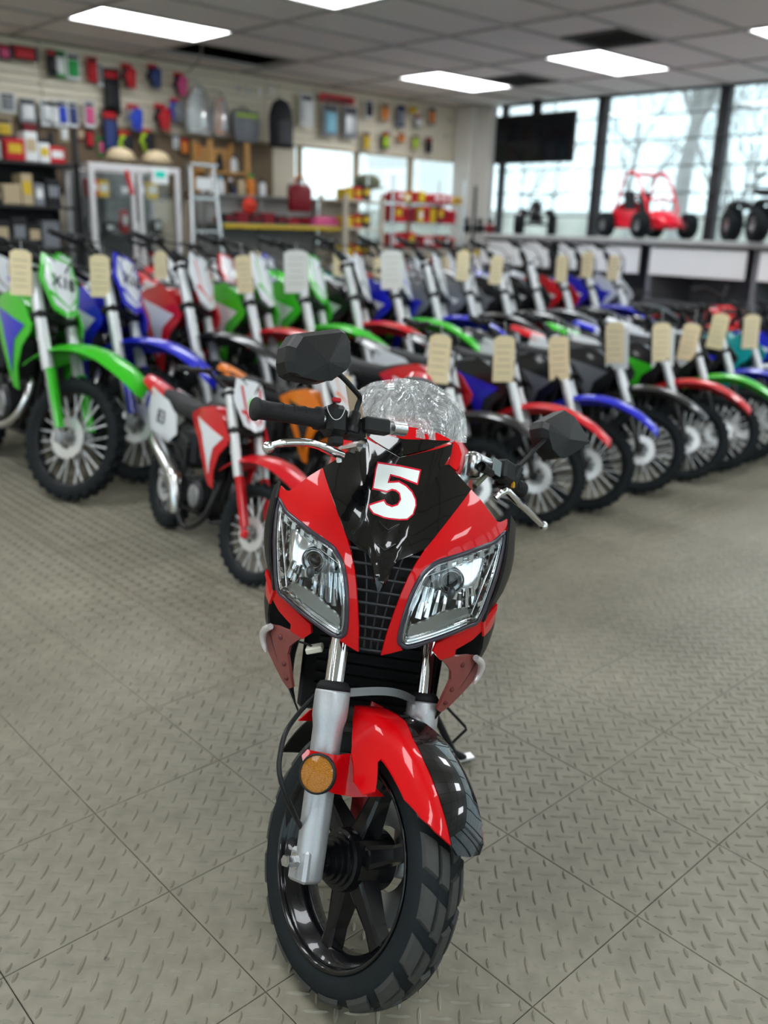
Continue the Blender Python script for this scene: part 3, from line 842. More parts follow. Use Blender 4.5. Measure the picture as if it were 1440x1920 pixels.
# inner dark panel, radiator shroud, frame head
bikepart(MB().box((-.30, 0, .50), (.02, .27, .34), bev=.008).box((-.36, 0, .36), (.12, .22, .12), bev=.02).box((-.30, 0, .70), (.02, .22, .1)), 'inner_fairing', BLACKM)
rb = MB()
for k in range(9): rb.box((-.286, 0, .37 + .025 * k), (.012, .21, .008))
bikepart(rb, 'radiator', mat('radiator_black', (.01, .01, .011), .4))
p = body_at(590, 1216, -.13); bikepart(MB().box((0, 0, 0), (.02, .030, .011), M=Matrix.Translation(p) @ Matrix.Rotation(.35, 4, 'X'), bev=.002), 'wiring_plug', mat('plug_beige', (.62, .60, .50), .5))
bikepart(MB().tube(cat([body_at(560, 1203, -.14), body_at(577, 1208, -.13), p], 4), .002, 6), 'wire', BLACKM)
bikepart(MB().tube(cat([p, body_at(612, 1222, -.14), body_at(630, 1205, -.16)], 4), .002, 6), 'wire', BLACKM)
# ---- tank, seat, tail, engine, rear wheel (mostly hidden from this side)
def ring(x, w, zl, zh, n=14, p=2.6):
    return [Vector((x, w * (abs(cos(a)) ** (2 / p)) * (1 if cos(a) > 0 else -1), (zl + zh) / 2 + (zh - zl) / 2 * (abs(sin(a)) ** (2 / p)) * (1 if sin(a) > 0 else -1))) for a in [2 * pi * k / n for k in range(n)]]
bikepart(MB().loft([ring(-.42, .07, .70, .80), ring(-.46, .12, .66, .86), ring(-.55, .155, .62, .885), ring(-.66, .15, .62, .87), ring(-.74, .10, .64, .82)]), 'fuel_tank', RED)
bikepart(MB().loft([ring(-.73, .09, .70, .775), ring(-.80, .13, .68, .765), ring(-.95, .14, .68, .765), ring(-1.02, .10, .70, .80), ring(-1.25, .09, .76, .85), ring(-1.32, .05, .79, .85)]), 'seat', mat('black_vinyl', (.012, .012, .013), .55, bump=.2, bump_scale=200))
bikepart(MB().loft([ring(-.78, .12, .56, .70), ring(-1.0, .13, .60, .72), ring(-1.3, .10, .70, .80), ring(-1.48, .04, .78, .84)]), 'tail_cowl', RED)
bikepart(MB().box((-.62, 0, .33), (.34, .20, .22), bev=.03).lathe([(.075, -.13), (.085, -.12), (.085, .12), (.075, .13), (.0001, .13)], 20, Matrix.Translation((-.70, 0, .32)) @ Matrix.Rotation(pi / 2, 4, 'X')).tube([(-.47, 0, .36), (-.40, 0, .50)], .07, 16), 'engine', mat('engine_dark', (.05, .05, .052), .45, metal=.6))
bikepart(MB().tube(cat([(-.42, -.04, .42), (-.40, -.06, .24), (-.55, -.09, .19), (-.85, -.13, .24), (-1.0, -.15, .32)], 6), .018, 10).tube([(-1.0, -.15, .32), (-1.35, -.16, .50)], [.035, .042], 14), 'exhaust', STEEL)
for s in (1, -1): bikepart(MB().tube([(-.78, .09 * s, .31), (-1.22, .10 * s, .235)], .02, 8), 'swingarm', BLACKM)
for s in (1, -1): bikepart(MB().tube([(-.30, .04 * s, .70), (-.55, .11 * s, .60), (-.80, .10 * s, .45), (-.80, .09 * s, .30)], .018, 8), 'frame_tube', BLACKM)
YAX = Matrix.Rotation(-pi / 2, 4, 'X')             # lathe axis -> +y
def tyre_profile(R_, hw, rr):
    return [(rr - .006, -hw * .80), (rr + .004, -hw * .97), (R_ - .028, -hw * 1.0), (R_ - .014, -hw * .93), (R_ - .0045, -hw * .62), (R_, -hw * .25), (R_, hw * .25), (R_ - .0045, hw * .62), (R_ - .014, hw * .93), (R_ - .028, hw * 1.0), (rr + .004, hw * .97), (rr - .006, hw * .80)]
RW = Matrix.Translation((-1.22, 0, .235))
o = MB().lathe(tyre_profile(.232, .055, .175), 48, YAX).build('rear_tire', RUBBER, hero, RW)
MB().lathe([(.172, -.045), (.178, -.05), (.172, -.03), (.150, -.02), (.150, .02), (.172, .03), (.178, .05), (.172, .045)], 48, YAX).build('rim', BLACKG, o)
sp = MB().lathe([(.05, -.04), (.05, .04), (.0001, .04)], 20, YAX)
for k in range(6):
    a = k * pi / 3; sp.tube([(.03 * cos(a), 0, .03 * sin(a)), (.155 * cos(a + .12), 0, .155 * sin(a + .12))], [.018, .010], 6)
sp.build('spokes', BLACKG, o)
# side stand
ft = BI @ at_z(870, 1421, .012)
bikepart(MB().tube([(-.60, .10, .28), ft + Vector((.015, -.03, .02))], .009, 8).tube([ft + Vector((.015, -.03, .02)), ft], [.009, .010], 8), 'side_stand', BLACKM)
bikepart(MB().box((0, 0, 0), (.028, .052, .008), M=Matrix.Translation(ft) @ Matrix.Rotation(.5, 4, 'Z') @ Matrix.Rotation(.08, 4, 'X'), bev=.003), 'stand_foot', STEEL)
q = [body_at(837, 1325, -.50), body_at(872, 1362, -.50), body_at(874, 1368, -.50), body_at(849, 1392, -.50)]
bikepart(MB().tube(q, .0032, 6), 'gear_lever', BLACKM)

# ---- front wheel (steering frame, axle along y)
R_T, HW = .2255, .0435
tire = MB().lathe(tyre_profile(R_T, HW, .174), 96, YAX).build('front_tire', RUBBER, hero, STEER)
def tsurf(th, y, up=0.0):
    # radius of the tyre face at lateral position y
    t = abs(y) / HW
    r = R_T if t < .25 else (R_T - .0045 * ((t - .25) / .37) ** 1.5 if t < .62 else R_T - .0045 - .0095 * ((t - .62) / .31) ** 1.3)
    r += up
    return Vector((r * cos(th), y, r * sin(th)))
def block_mesh(quad, h=.0058):
    """quad: four (theta, y) corners; tapered raised tread block following the tyre"""
    mb = MB(); n, m_ = 4, 4; top = []; bot = []
    def P_(a, b):
        (t0, y0_), (t1, y1_), (t2, y2_), (t3, y3_) = quad
        tt = (1 - a) * (1 - b) * t0 + a * (1 - b) * t1 + a * b * t2 + (1 - a) * b * t3
        yy = (1 - a) * (1 - b) * y0_ + a * (1 - b) * y1_ + a * b * y2_ + (1 - a) * b * y3_
        return tt, yy
    for i in range(n + 1):
        for j in range(m_ + 1):
            a, b = i / n, j / m_
            top.append(tsurf(*P_(.06 + .88 * a, .06 + .88 * b), h)); bot.append(tsurf(*P_(a, b), -.001))
    fs = [(i * (m_ + 1) + j, (i + 1) * (m_ + 1) + j, (i + 1) * (m_ + 1) + j + 1, i * (m_ + 1) + j + 1) for i in range(n) for j in range(m_)]
    mb.add(top, fs, True)
    per = [(i, 0) for i in range(n)] + [(n, j) for j in range(m_)] + [(i, m_) for i in range(n, 0, -1)] + [(0, j) for j in range(m_, 0, -1)]
    ids = [i * (m_ + 1) + j for i, j in per]
    for a, b in zip(ids, ids[1:] + ids[:1]): mb.add([top[a], top[b], bot[b], bot[a]], [(0, 1, 2, 3)], False)
    return mb.mesh('tread_block', TREADM)
NP = 18; pt = 2 * pi / NP
kinds = [  # angles slant so that the grooves sweep backward toward the shoulder
    [(.00 * pt, -.0030), (.74 * pt, -.0030), (.88 * pt, -.0190), (.14 * pt, -.0190)],
    [(.22 * pt, -.0235), (.94 * pt, -.0235), (1.16 * pt, -.0415), (.44 * pt, -.0415)],
    [(.46 * pt, .0030), (1.20 * pt, .0030), (1.34 * pt, .0190), (.60 * pt, .0190)],
    [(.68 * pt, .0235), (1.40 * pt, .0235), (1.62 * pt, .0415), (.90 * pt, .0415)]]
for q in kinds:
    me = block_mesh(q)
    for k in range(NP):
        o = link_obj('tread_block', me, tire); o.matrix_local = Matrix.Rotation(-k * pt, 4, 'Y')
rim = MB().lathe([(.1735, -.0415), (.1755, -.0430), (.1735, -.0445), (.1690, -.0425), (.1660, -.036), (.1640, -.030), (.1590, -.0285), (.1575, -.018), (.1480, -.014), (.1470, .014), (.1575, .018), (.1590, .0285), (.1660, .036), (.1690, .0425), (.1735, .0445), (.1755, .043), (.1735, .0415)], 96, YAX).build('wheel_rim', mat('rim_black_gloss', (.004, .004, .005), .22, coat=.5, spec=.2), hero, STEER)
for k in range(6):
    a = radians(90 * 0 + 60 * k + 12); d = Vector((cos(a), 0, sin(a))); n = Vector((-sin(a), 0, cos(a)))
    tw = .10 * (1 if k % 2 == 0 else -1)
    secs = []
    for r, w, y0_, y1_ in ((.035, .020, -.020, .020), (.075, .017, -.016, .016), (.115, .013, -.013, .013), (.149, .016, -.013, .013)):
        c = d * r + n * (tw * (r - .03))
        secs.append([c + n * w + Vector((0, y0_, 0)), c + n * w * .6 + Vector((0, y0_ - .003, 0)), c - n * w * .6 + Vector((0, y0_ - .003, 0)), c - n * w + Vector((0, y0_, 0)), c - n * w + Vector((0, y1_, 0)), c + n * w + Vector((0, y1_, 0))])
    MB().loft(secs, smooth=False).build('wheel_spoke', mat('hub_black', (.004, .004, .005), .3, coat=.4, spec=.15), hero, STEER)
steerpart(MB().lathe([(.0001, .055), (.047, .055), (.052, .048), (.052, -.030), (.050, -.038), (.044, -.040), (.044, -.047), (.039, -.048), (.038, -.055), (.033, -.056), (.032, -.063), (.027, -.064), (.026, -.072), (.021, -.073), (.020, -.080), (.0001, -.080)], 40, YAX, smooth=False), 'wheel_hub', mat('hub_black', (.004, .004, .005), .3, coat=.4, spec=.15))
steerpart(MB().lathe([(.055, .066), (.112, .066), (.112, .070), (.055, .070)], 48, YAX, smooth=False, close=True), 'brake_disc', STEEL)
steerpart(MB().box((-.075, .072, .07), (.05, .045, .09), bev=.008), 'brake_caliper', mat('caliper_red', (.25, .01, .015), .4))
steerpart(MB().tube([(0, -.128, 0), (0, .128, 0)], .008, 12), 'axle', STEEL)
# forks
for s in (1, -1):
    y = .105 * s; fx0 = .010
    M_ = Matrix.Translation((fx0, y, 0))
    lo = MB().lathe([(.0001, -.030), (.020, -.030), (.0235, -.024), (.0245, .02), (.0250, .16), (.0258, .215), (.0295, .232), (.0300, .242), (.0300, .272), (.0290, .276), (.0001, .276)], 32, M_).build('fork_slider', SILVER, hero, STEER)
    MB().box((fx0 - .004, y * 1.0 + s * .006, -.006), (.048, .034, .052), bev=.005).build('axle_lug', SILVER, lo)
    MB().lathe([(.0001, .276), (.0285, .276), (.0285, .283), (.024, .290), (.0165, .292)], 28, M_).build('dust_seal', BLACKM, lo)
    steerpart(MB().tube([(fx0, y, .28), (fx0, y, .70)], .0165, 24), 'fork_tube', CHROME)
    MB().lathe([(.0001, s * .020), (.009, s * .020), (.010, s * .016), (.010, 0), (.014, 0), (.014, s * -.004)], 6, Matrix.Translation((fx0 - .008, y + s * .026, 0)) @ YAX, smooth=False).build('axle_nut', ALU, lo)
steerpart(MB().loft([[Vector((.02 + .018 * sin(pi * t), -.075 + .15 * t, .276 + dz + .010 * sin(pi * t))) for dz in (-.007, .007)] for t in [i / 12 for i in range(13)]], closed=False, caps=False).loft([[Vector((.016 + .018 * sin(pi * t), -.075 + .15 * t, .276 + dz + .010 * sin(pi * t))) for dz in (.007, -.007)] for t in [i / 12 for i in range(13)]], closed=False, caps=False), 'fork_brace', mat('grey_alloy', (.16, .165, .165), .45, metal=.7))
steerpart(MB().box((-.005, 0, .50), (.07, .28, .035), bev=.012), 'lower_clamp', BLACKM)
steerpart(MB().box((-.005, 0, .70), (.07, .27, .022), bev=.008), 'upper_clamp', ALU)
# brake / speedo cable
cb = [(597, 1298, -.03), (562, 1335, -.02), (536, 1373, 0), (525, 1417, .01), (524, 1450, .02), (535, 1488, .025), (550, 1523, .02), (565, 1553, .0)]
steerpart(MB().tube(cat([st_at(a, b, c) for a, b, c in cb], 6), .0042, 8), 'speedometer_cable', BLACKP)
# fender: shell of revolution about the axle
def rf(y): y = abs(y); return .2575 - 1.2 * y * y - max(0, y - .050) ** 1.5 * 9.0
def fhit(px, py):
    o, d = lray(SI, px, py)
    g = lambda t: sqrt((o + d * t).x ** 2 + (o + d * t).z ** 2) - rf((o + d * t).y)
    t = 1.0; dt = .004
    while g(t) > 0 and t < 2.4: t += dt
    if t >= 2.4:   # ray grazes past the shell: closest approach
        t = min((1.0 + .004 * k for k in range(350)), key=lambda q: abs(g(q)))
    p = o + d * t
    return (atan2(p.z, p.x), p.y)
FS = .25
def fmap(off=0.0): return lambda u, v: ((rf(v) + off) * cos(u / FS), v, (rf(v) + off) * sin(u / FS))
SEAM = [(744, 1325), (759, 1352), (774, 1386), (795, 1430), (815, 1477), (830, 1520), (845, 1585)]
REDF = [(664, 1316), (681, 1311), (744, 1325)] + SEAM[1:] + [(815, 1561), (789, 1535), (757, 1500), (737, 1468), (719, 1436), (712, 1428), (705, 1434), (700, 1488), (680, 1491), (660, 1470), (659, 1412), (660, 1378), (661, 1350)]
fr2 = [(a * FS, b) for a, b in (fhit(*p) for p in REDF)]
fr2[2] = (1.50 * FS, .004)
def fplate(name, poly, m, off=0.0, th=.003, step=.010):
    mb = MB(); pts, tris, n = cdt(poly, step); fn = fmap(off); fb = fmap(off - th)
    A = [Vector(fn(*p)) for p in pts]; B = [Vector(fb(*p)) for p in pts]
    mb.add(A, tris, True); mb.add(B, [t[::-1] for t in tris], True)
    ed = {}
    for t in tris:
        for i in range(len(t)): ed[(t[i], t[(i + 1) % len(t)])] = 1
    for (a, b) in ed:
        if (b, a) not in ed: mb.add([A[a], A[b], B[b], B[a]], [(0, 1, 2, 3)], False)
    return mb.build(name, m, hero, STEER)
fplate('fender_side', fr2, RED)
seam2 = [(a * FS, b) for a, b in (fhit(*p) for p in SEAM)]
tipa = min(a for a, b in seam2) - .004
seam2[0] = (1.50 * FS, .004)
FC = .010                                             # the strip's centre line
far = [(a, max(2 * FC - b, .042)) for a, b in seam2]
blk = seam2 + [(tipa - .010, seam2[-1][1] * .6), (tipa - .013, FC), (tipa - .010, 2 * FC - seam2[-1][1] * .6)] + far[::-1]
fplate('fender_side', far + [(a, 2 * FC - b) for a, b in fr2[9:15]] + [(1.1 * FS, .085), (1.45 * FS, .085)], RED)
fplate('fender_center', blk, BLACKG, .0015)
fplate('fender_rear', [(1.55 * FS, -.05), (1.55 * FS, .05), (2.5 * FS, .045), (2.5 * FS, -.045)], BLACKP, -.002)
TAB = [(582, 1420), (589, 1408), (608, 1412), (632, 1416), (664, 1411), (664, 1440), (700, 1488), (655, 1493), (626, 1488), (604, 1480), (590, 1465), (583, 1440)]
STAY = [(552, 1350), (575, 1331), (600, 1318), (640, 1308), (640, 1340), (605, 1352), (592, 1362), (584, 1351)]
for s in (1, -1):
    sy_ = [(p.y, p.z) for p in (st_at(a, b, -.055) for a, b in STAY)]
    if s == 1: sy_ = [(-a, b) for a, b in sy_]
    mb = MB(); sheet(mb, sy_, lambda u, v: (-.055 + .1 * abs(u), u, v), .01, .003, back=(-1, 0, 0)); mb.build('fender_stay', RED, hero, STEER)
for s in (1, -1):
    tp = [(p.y, p.z) for p in (st_at(a, b, .045) for a, b in TAB)]
    if s == 1: tp = [(-a, b) for a, b in tp]
    mb = MB(); sheet(mb, tp, lambda u, v: (.047 - 9 * max(0, abs(u) - .105) ** 2 + .4 * max(0, .085 - abs(u)), u, v), .008, .003, back=(-1, 0, 0))
    mb.build('fender_mount', RED, hero, STEER)
    c = st_at(595, 1450, .052); c = Vector((c.x + .004, c.y if s == -1 else -c.y, c.z))
    A = Matrix.Translation(c) @ frame_to((.50, .86 * s, 0)).to_4x4()
    rfl = MB().lathe([(.0001, 0), (.031, 0), (.032, .002), (.032, .007), (.030, .009), (.0285, .009), (.0285, .006)], 32, A).build('side_reflector', BLACKP, hero, STEER)
    AMB = mat('amber_reflector', (.36, .13, .004), .25, noise_amt=.5, noise_scale=420, bump=.6, bump_scale=500, coat=.3)
    MB().lathe([(.0285, .007), (.02, .0082), (.0001, .0086)], 32, A).build('amber_lens', AMB, rfl)

# ---- handlebars
def S_(px, py, fx): return st_at(px, py, fx)
GRIPM = mat('grip_rubber', (.013, .013, .014), .65, bump=.3, bump_scale=150)
def grip(a, b):
    d = (b - a); L = d.length; A = Matrix.Translation(a) @ frame_to(d).to_4x4()
    g = MB().lathe([(.0001, 0), (.0165, 0), (.019, .003), (.019, .007), (.0160, .011), (.0150, L * .5), (.0155, L - .012), (.0195, L - .008), (.0195, L - .001), (.0001, L)], 24, A).build('grip', GRIPM, hero, STEER)
    for k in range(3):
        z = L * (.28 + .17 * k)
        q = [A @ Vector((.0158 * cos(t), .0158 * sin(t), z + .016 * sin(t * .9 - .5))) for t in [-.4 + 3.4 * i / 12 for i in range(13)]]
        MB().tube(q, .0011, 5).build('grip_ridge', GRIPM, g)
# picture-left bar (the bike's right hand)
ge, gi = S_(474, 766, .040), S_(600, 785, .060)
grip(ge, gi)
steerpart(MB().tube([gi, S_(660, 794, .068), S_(757, 806, .078)], .011, 14), 'handlebar', ALU)
steerpart(MB().tube([S_(733, 802, .085), S_(757, 805, .085)], .0125, 18), 'bar_sleeve', ALU)
c = S_(626, 790, .064); ax = (S_(660, 794, .068) - gi).normalized(); Rm = frame_to(ax).to_4x4()
sw = MB().box((0, 0, 0), (.040, .052, .040), M=Matrix.Translation(c) @ Rm, bev=.009).build('switch_housing', BLACKP, hero, STEER)
c2 = S_(631, 750, .072); MB().box((0, 0, 0), (.008, .008, .016), M=Matrix.Translation(c2) @ Rm, bev=.002).build('kill_switch', mat('switch_red', (.5, .02, .03), .35), sw)
q = [S_(a, b, .088) for a, b in ((612, 755), (616, 772), (626, 786), (638, 784), (646, 770), (650, 752))]
MB().tube(cat(q, 4), .0006, 5).build('tag_string', WHITE, sw)
rs = S_(704, 799, .092)
steerpart(MB().box((0, 0, 0), (.022, .026, .050), M=Matrix.Translation(rs) @ Rm, bev=.003), 'brake_reservoir', BLACKP)
steerpart(MB().box((0, 0, 0), (.030, .034, .038), M=Matrix.Translation(S_(663, 806, .070)) @ Rm, bev=.006), 'brake_perch', BLACKP)
steerpart(MB().box((0, 0, 0), (.020, .016, .022), M=Matrix.Translation(S_(629, 827, .080)) @ Rm, bev=.003), 'lever_mount', BLACKP)
lev = [S_(a, b, f) for a, b, f in ((640, 853, .085), (622, 846, .095), (600, 836, .102), (575, 830, .104), (545, 829, .100), (520, 832, .094), (503, 838, .088))]
lv = steerpart(MB().tube(cat(lev, 5), [.0075] * 10 + [.0065] * 15 + [.0055] * 6, 10), 'brake_lever', CHROME)
MB().ball(lev[-1], .0095, 14).build('lever_ball', CHROME, lv)
steerpart(MB().tube([S_(634, 848, .085), S_(636, 866, .08)], .0045, 8), 'lever_switch', WHITE)
def mirror(stem_px, body, tag_, fxs):
    q = [S_(a, b, f) for a, b, f in stem_px]
    st = steerpart(MB().tube(cat(q, 5), [.0062] * 3 + [.0046] * (len(q) * 5 - 9) + [.0055] * 5, 10), 'mirror_stem', BLACKP)
    A = Matrix.Translation(q[0]) @ frame_to(q[1] - q[0]).to_4x4()
    MB().lathe([(.0145, -.022), (.0145, -.012), (.0125, -.010), (.0125, -.002), (.0105, .0), (.0100, .010), (.006, .014)], 18, A).build('stem_boot', BLACKP, st)
    return st
mirror([(664, 786, .078), (670, 762, .082), (675, 746, .088), (664, 731, .094), (646, 711, .098), (634, 700, .098)], None, 'L', None)
ML = [(552, 625.6), (632, 616.7), (639, 620), (647.8, 635.6), (648.9, 677.8), (641, 693), (610, 715.6), (592, 716.7), (547.8, 706.7), (537.8, 700), (533, 677.8), (536.7, 649)]
def mirror_head(outline, fx, M_=Matrix.Identity(4), name_label=None):
    q = [S_(a, b, fx) for a, b in outline]; c = sum(q, Vector()) / len(q)
    sc = lambda k, dx, sh=(0, 0): [M_ @ (c + Vector((dx, (p.y - c.y) * k + sh[0], (p.z - c.z) * k + sh[1]))) for p in q]
    h = MB().loft([sc(.93, -.030), sc(1.0, -.024), sc(1.0, .0), sc(.97, .006), sc(.91, .018, (.002, -.005)), sc(.05, .026, (.006, -.012))], smooth=False).build('mirror_housing', BLACKP, hero, STEER)
    MB().loft([sc(.90, -.0305), sc(.90, -.0315)], smooth=False).build('mirror_glass', CHROME, h)
    return q, c
qL, cL = mirror_head(ML, .10)
# picture-right bar (the bike's left hand)
cap = S_(887, 857, .070)
steerpart(MB().lathe([(.0001, .008), (.011, .008), (.0125, .006), (.0125, .002), (.0165, .002), (.0175, -.002), (.0175, -.040), (.0001, -.040)], 28, Matrix.Translation(cap)), 'bar_clamp', ALU)
steerpart(MB().loft([[S_(a + dx, b + dy, .062 + dz) for dx, dy, dz in ((-9, -4, .012), (9, 4, .012), (9, 4, -.012), (-9, -4, -.012))] for a, b in ((866, 912), (876, 884), (886, 860))], smooth=False), 'clip_on_arm', ALU)
b0, b1, b2 = S_(892, 862, .066), S_(935, 893, .055), S_(976, 919, .030)
steerpart(MB().tube([b0, S_(912, 872, .062)], .0145, 18), 'bar_sleeve', ALU)
steerpart(MB().tube([b0, b1, b2], .011, 14), 'handlebar', STEEL)
grip(b2, b1 + (b2 - b1) * .25)
axr = (b2 - b1).normalized(); Rr = frame_to(axr).to_4x4()
steerpart(MB().box((0, 0, 0), (.034, .040, .042), M=Matrix.Translation(S_(944, 884, .078)) @ Rr, bev=.005), 'clutch_reservoir', BLACKP)
steerpart(MB().box((0, 0, 0), (.002, .030, .032), M=Matrix.Translation(S_(932, 876, .096)) @ Rr, bev=.001), 'reservoir_window', mat('sight_glass', (.30, .36, .37), .1, metal=.3))
steerpart(MB().tube([S_(915, 886, .09), S_(905, 897, .092), S_(890, 912, .094)], .005, 8), 'banjo_hose', mat('hose_olive', (.10, .11, .07), .4, metal=.4))
steerpart(MB().lathe([(.0001, .012), (.007, .012), (.008, .009), (.008, -.02), (.010, -.02), (.010, -.03)], 14, Matrix.Translation(S_(916, 884, .095)) @ Rr), 'banjo_bolt', BLACKP)
steerpart(MB().box((0, 0, 0), (.03, .03, .05), M=Matrix.Translation(S_(948, 902, .055)) @ Rr, bev=.006), 'switch_housing', BLACKP)
steerpart(MB().box((0, 0, 0), (.005, .012, .006), M=Matrix.Translation(S_(962, 909, .075)) @ Rr), 'signal_switch', mat('switch_amber', (.7, .35, .02), .4))
lev = [S_(a, b, f) for a, b, f in ((929, 934, .078), (940, 924, .084), (949, 920, .086), (960, 930, .084), (975, 945, .078), (990, 958, .072), (1006, 974, .066), (1019, 986, .060))]
lv = steerpart(MB().tube(cat(lev, 5), [.006] * 5 + [.0075] * 15 + [.0062] * 16, 10), 'clutch_lever', CHROME)
MB().ball(lev[-1], .0095, 14).build('lever_ball', CHROME, lv)
mirror([(968, 884, .072), (977, 871, .078), (990, 857, .086), (1003, 843, .092), (1020, 828, .096), (1034, 818, .098)], None, 'R', None)
MR = [(1055, 769), (1066, 776.5), (1082, 800), (1097, 827.5), (1072, 845), (1045, 861), (1036.6, 860), (1020, 842), (1014, 820), (1011.6, 802.5), (1014.8, 790), (1035, 779)]
mirror_head(MR, .09)

# ---- windscreen in its crinkled plastic wrapping
def scr(u, v): return (-.312 - (v - .915) * 1.25 - 4.5 * u * u, u, v)
SCR = [(-.110 * cos(a), .902 + .082 * (sin(a) ** .85 if sin(a) > 0 else 0)) for a in [pi * k / 24 for k in range(25)]]
SCR = SCR + [(.06, .908), (0, .910), (-.06, .908)]
mb = MB(); sheet(mb, SCR, scr, .012, .003); ws = mb.build('windscreen', glass_mat('smoke_screen', (.55, .58, .58), .0, 1.0), hero)
def wrapf(u, v):
    p = Vector(scr(u, v)); n = noise.multi_fractal(Vector((u * 26 + v * 9, v * 30, 3.1)), 1.0, 2.0, 4)
    n2 = abs(noise.noise(Vector((u * 18 + v * 22, v * 9 - u * 30, 1.7)))); n3 = abs(noise.noise(Vector((u * 30 - v * 26, u * 12, 7.7))))
    return p + Vector((.010 + .004 * n - .010 * n2 - .008 * n3, 0, .003 * n))
mb = MB(); sheet(mb, offset_poly(SCR, .005), wrapf, .0035, 0)
mb.build('plastic_wrap', glass_mat('crinkled_film', (.93, .95, .95), .06, 2.2, wrinkle=.8, haze=.17), ws)
o = bikepart(MB().box((0, 0, 0), (.05, .002, .09), M=Matrix.Translation(STEER @ S_(668, 772, .02)) @ Matrix.Rotation(.6, 4, 'Z') @ Matrix.Rotation(.3, 4, 'X')), 'paper_tag', mat('kraft_tag', (.52, .42, .30), .8))

# ================================================================== DIRT BIKES
def paint(name, c, r=.28): return mat(name, c, r, coat=.5)
GREEN = paint('green_plastic', (.045, .50, .020)); BLUE = paint('blue_plastic', (.012, .018, .52)); REDP_ = paint('red_plastic', (.60, .010, .018))
BLK = paint('black_plastic_gloss', (.010, .010, .011)); WHT = paint('white_plastic', (.74, .77, .80)); ORG = paint('orange_plastic', (.75, .19, .01)); TEAL = paint('teal_plastic', (.01, .33, .32))
GREY = paint('grey_plastic', (.16, .17, .19)); PINK = paint('pink_plastic', (.62, .12, .22))
FORKS = mat('fork_silver', (.66, .68, .69), .3, metal=.35); FORKG = mat('fork_grey', (.33, .34, .35), .35, metal=.5)
SEATM = mat('seat_vinyl', (.022, .023, .025), .6, bump=.15, bump_scale=180)
ENGM = mat('engine_black', (.025, .025, .027), .4, metal=.5, noise_amt=.4, noise_scale=30); ENGS = mat('engine_silver', (.32, .33, .34), .35, metal=.8)
SPOKE = mat('spoke_steel', (.80, .82, .83), .3, metal=.6); RIMB = mat('rim_black', (.012, .012, .013), .3); FRAMEB = mat('frame_black', (.014, .014, .015), .35)
TAGM = mat('price_tag_card', (.80, .68, .43), .8, noise_amt=.06, noise_scale=40); TAGW = mat('price_sheet', (.70, .72, .70), .7); INK = mat('ink', (.03, .03, .04), .6)
MUFF = mat('muffler_alloy', (.66, .67, .68), .22, metal=1.0)
P0 = Vector((-.035, 0, .285)); SA = Vector((-.454, 0, .891)); FWD = Vector((.891, 0, .454))
def sp_(t, y=0.0, f=0.0): return P0 + SA * t + FWD * f + Vector((0, y, 0))
def wheel_meshes(R_, wid, rr, seg, nk):
    d = {}
    mb = MB().lathe([(rr - .004, -wid * .32), (rr + .012, -wid * .46), (R_ - .030, -wid * .5), (R_ - .012, -wid * .38), (R_ - .008, 0), (R_ - .012, wid * .38), (R_ - .030, wid * .5), (rr + .012, wid * .46), (rr - .004, wid * .32)], seg, YAX)
    for k in range(nk):
        for row, (y, r, w, l) in enumerate(((0, R_ - .002, wid * .30, .022), (wid * .36, R_ - .010, wid * .20, .020), (-wid * .36, R_ - .010, wid * .20, .020))):
            a = 2 * pi * (k + (.5 if row else 0)) / nk
            M_ = Matrix.Rotation(-a, 4, 'Y') @ Matrix.Translation((r - .004, y, 0))
            mb.box((0, 0, 0), (.016, w, l), M=M_)
    d['tire'] = mb.mesh('tire', RUBBER)
    d['rim'] = MB().lathe([(rr + .004, -wid * .36), (rr + .008, -wid * .40), (rr - .012, -wid * .24), (rr - .016, 0), (rr - .012, wid * .24), (rr + .008, wid * .40), (rr + .004, wid * .36)], seg, YAX).mesh('rim', RIMB)
    mb = MB()
    for k in range(24):
        a = 2 * pi * k / 24; s = 1 if k % 2 else -1; b = a + (.42 if (k // 2) % 2 else -.42)
        mb.tube([(.030 * cos(b), s * .028, .030 * sin(b)), ((rr - .014) * cos(a), s * .004, (rr - .014) * sin(a))], .0040, 4, caps=False)
    d['spokes'] = mb.mesh('spokes', SPOKE)
    d['hub'] = MB().lathe([(.0001, -.05), (.014, -.05), (.016, -.035), (.034, -.034), (.034, -.024), (.020, -.018), (.020, .018), (.034, .024), (.034, .034), (.016, .035), (.014, .05), (.0001, .05)], 18, YAX, smooth=False).mesh('hub', ENGS)
    d['disc'] = MB().lathe([(.050, -.046), (.095, -.046), (.095, -.043), (.050, -.043)], 28, YAX, smooth=False, close=True).mesh('brake_disc', SPOKE)
    return d
WF = wheel_meshes(.285, .075, .222, 40, 30); WR = wheel_meshes(.272, .100, .185, 36, 26)
def shell(rows, th=.004, arch=.046):
    """fender shell: rows of (x, z, half width)"""
    def sec(x, z, w, dz): return [Vector((x, w * u, z + dz - arch * (abs(u) ** 2.2))) for u in [k / 5 - 1 for k in range(11)]]
    return MB().loft([sec(*r, 0) for r in rows], closed=False, caps=False).loft([sec(*r, -th) for r in rows[::-1]], closed=False, caps=False) \
        .loft([[sec(*r, 0)[0] for r in rows], [sec(*r, -th)[0] for r in rows]], closed=False, caps=False, smooth=False) \
        .loft([[sec(*r, 0)[-1] for r in rows], [sec(*r, -th)[-1] for r in rows]], closed=False, caps=False, smooth=False)
def smooth_rows(rows, n=4): return [tuple(p) for p in cat([Vector(r) for r in rows], n)]
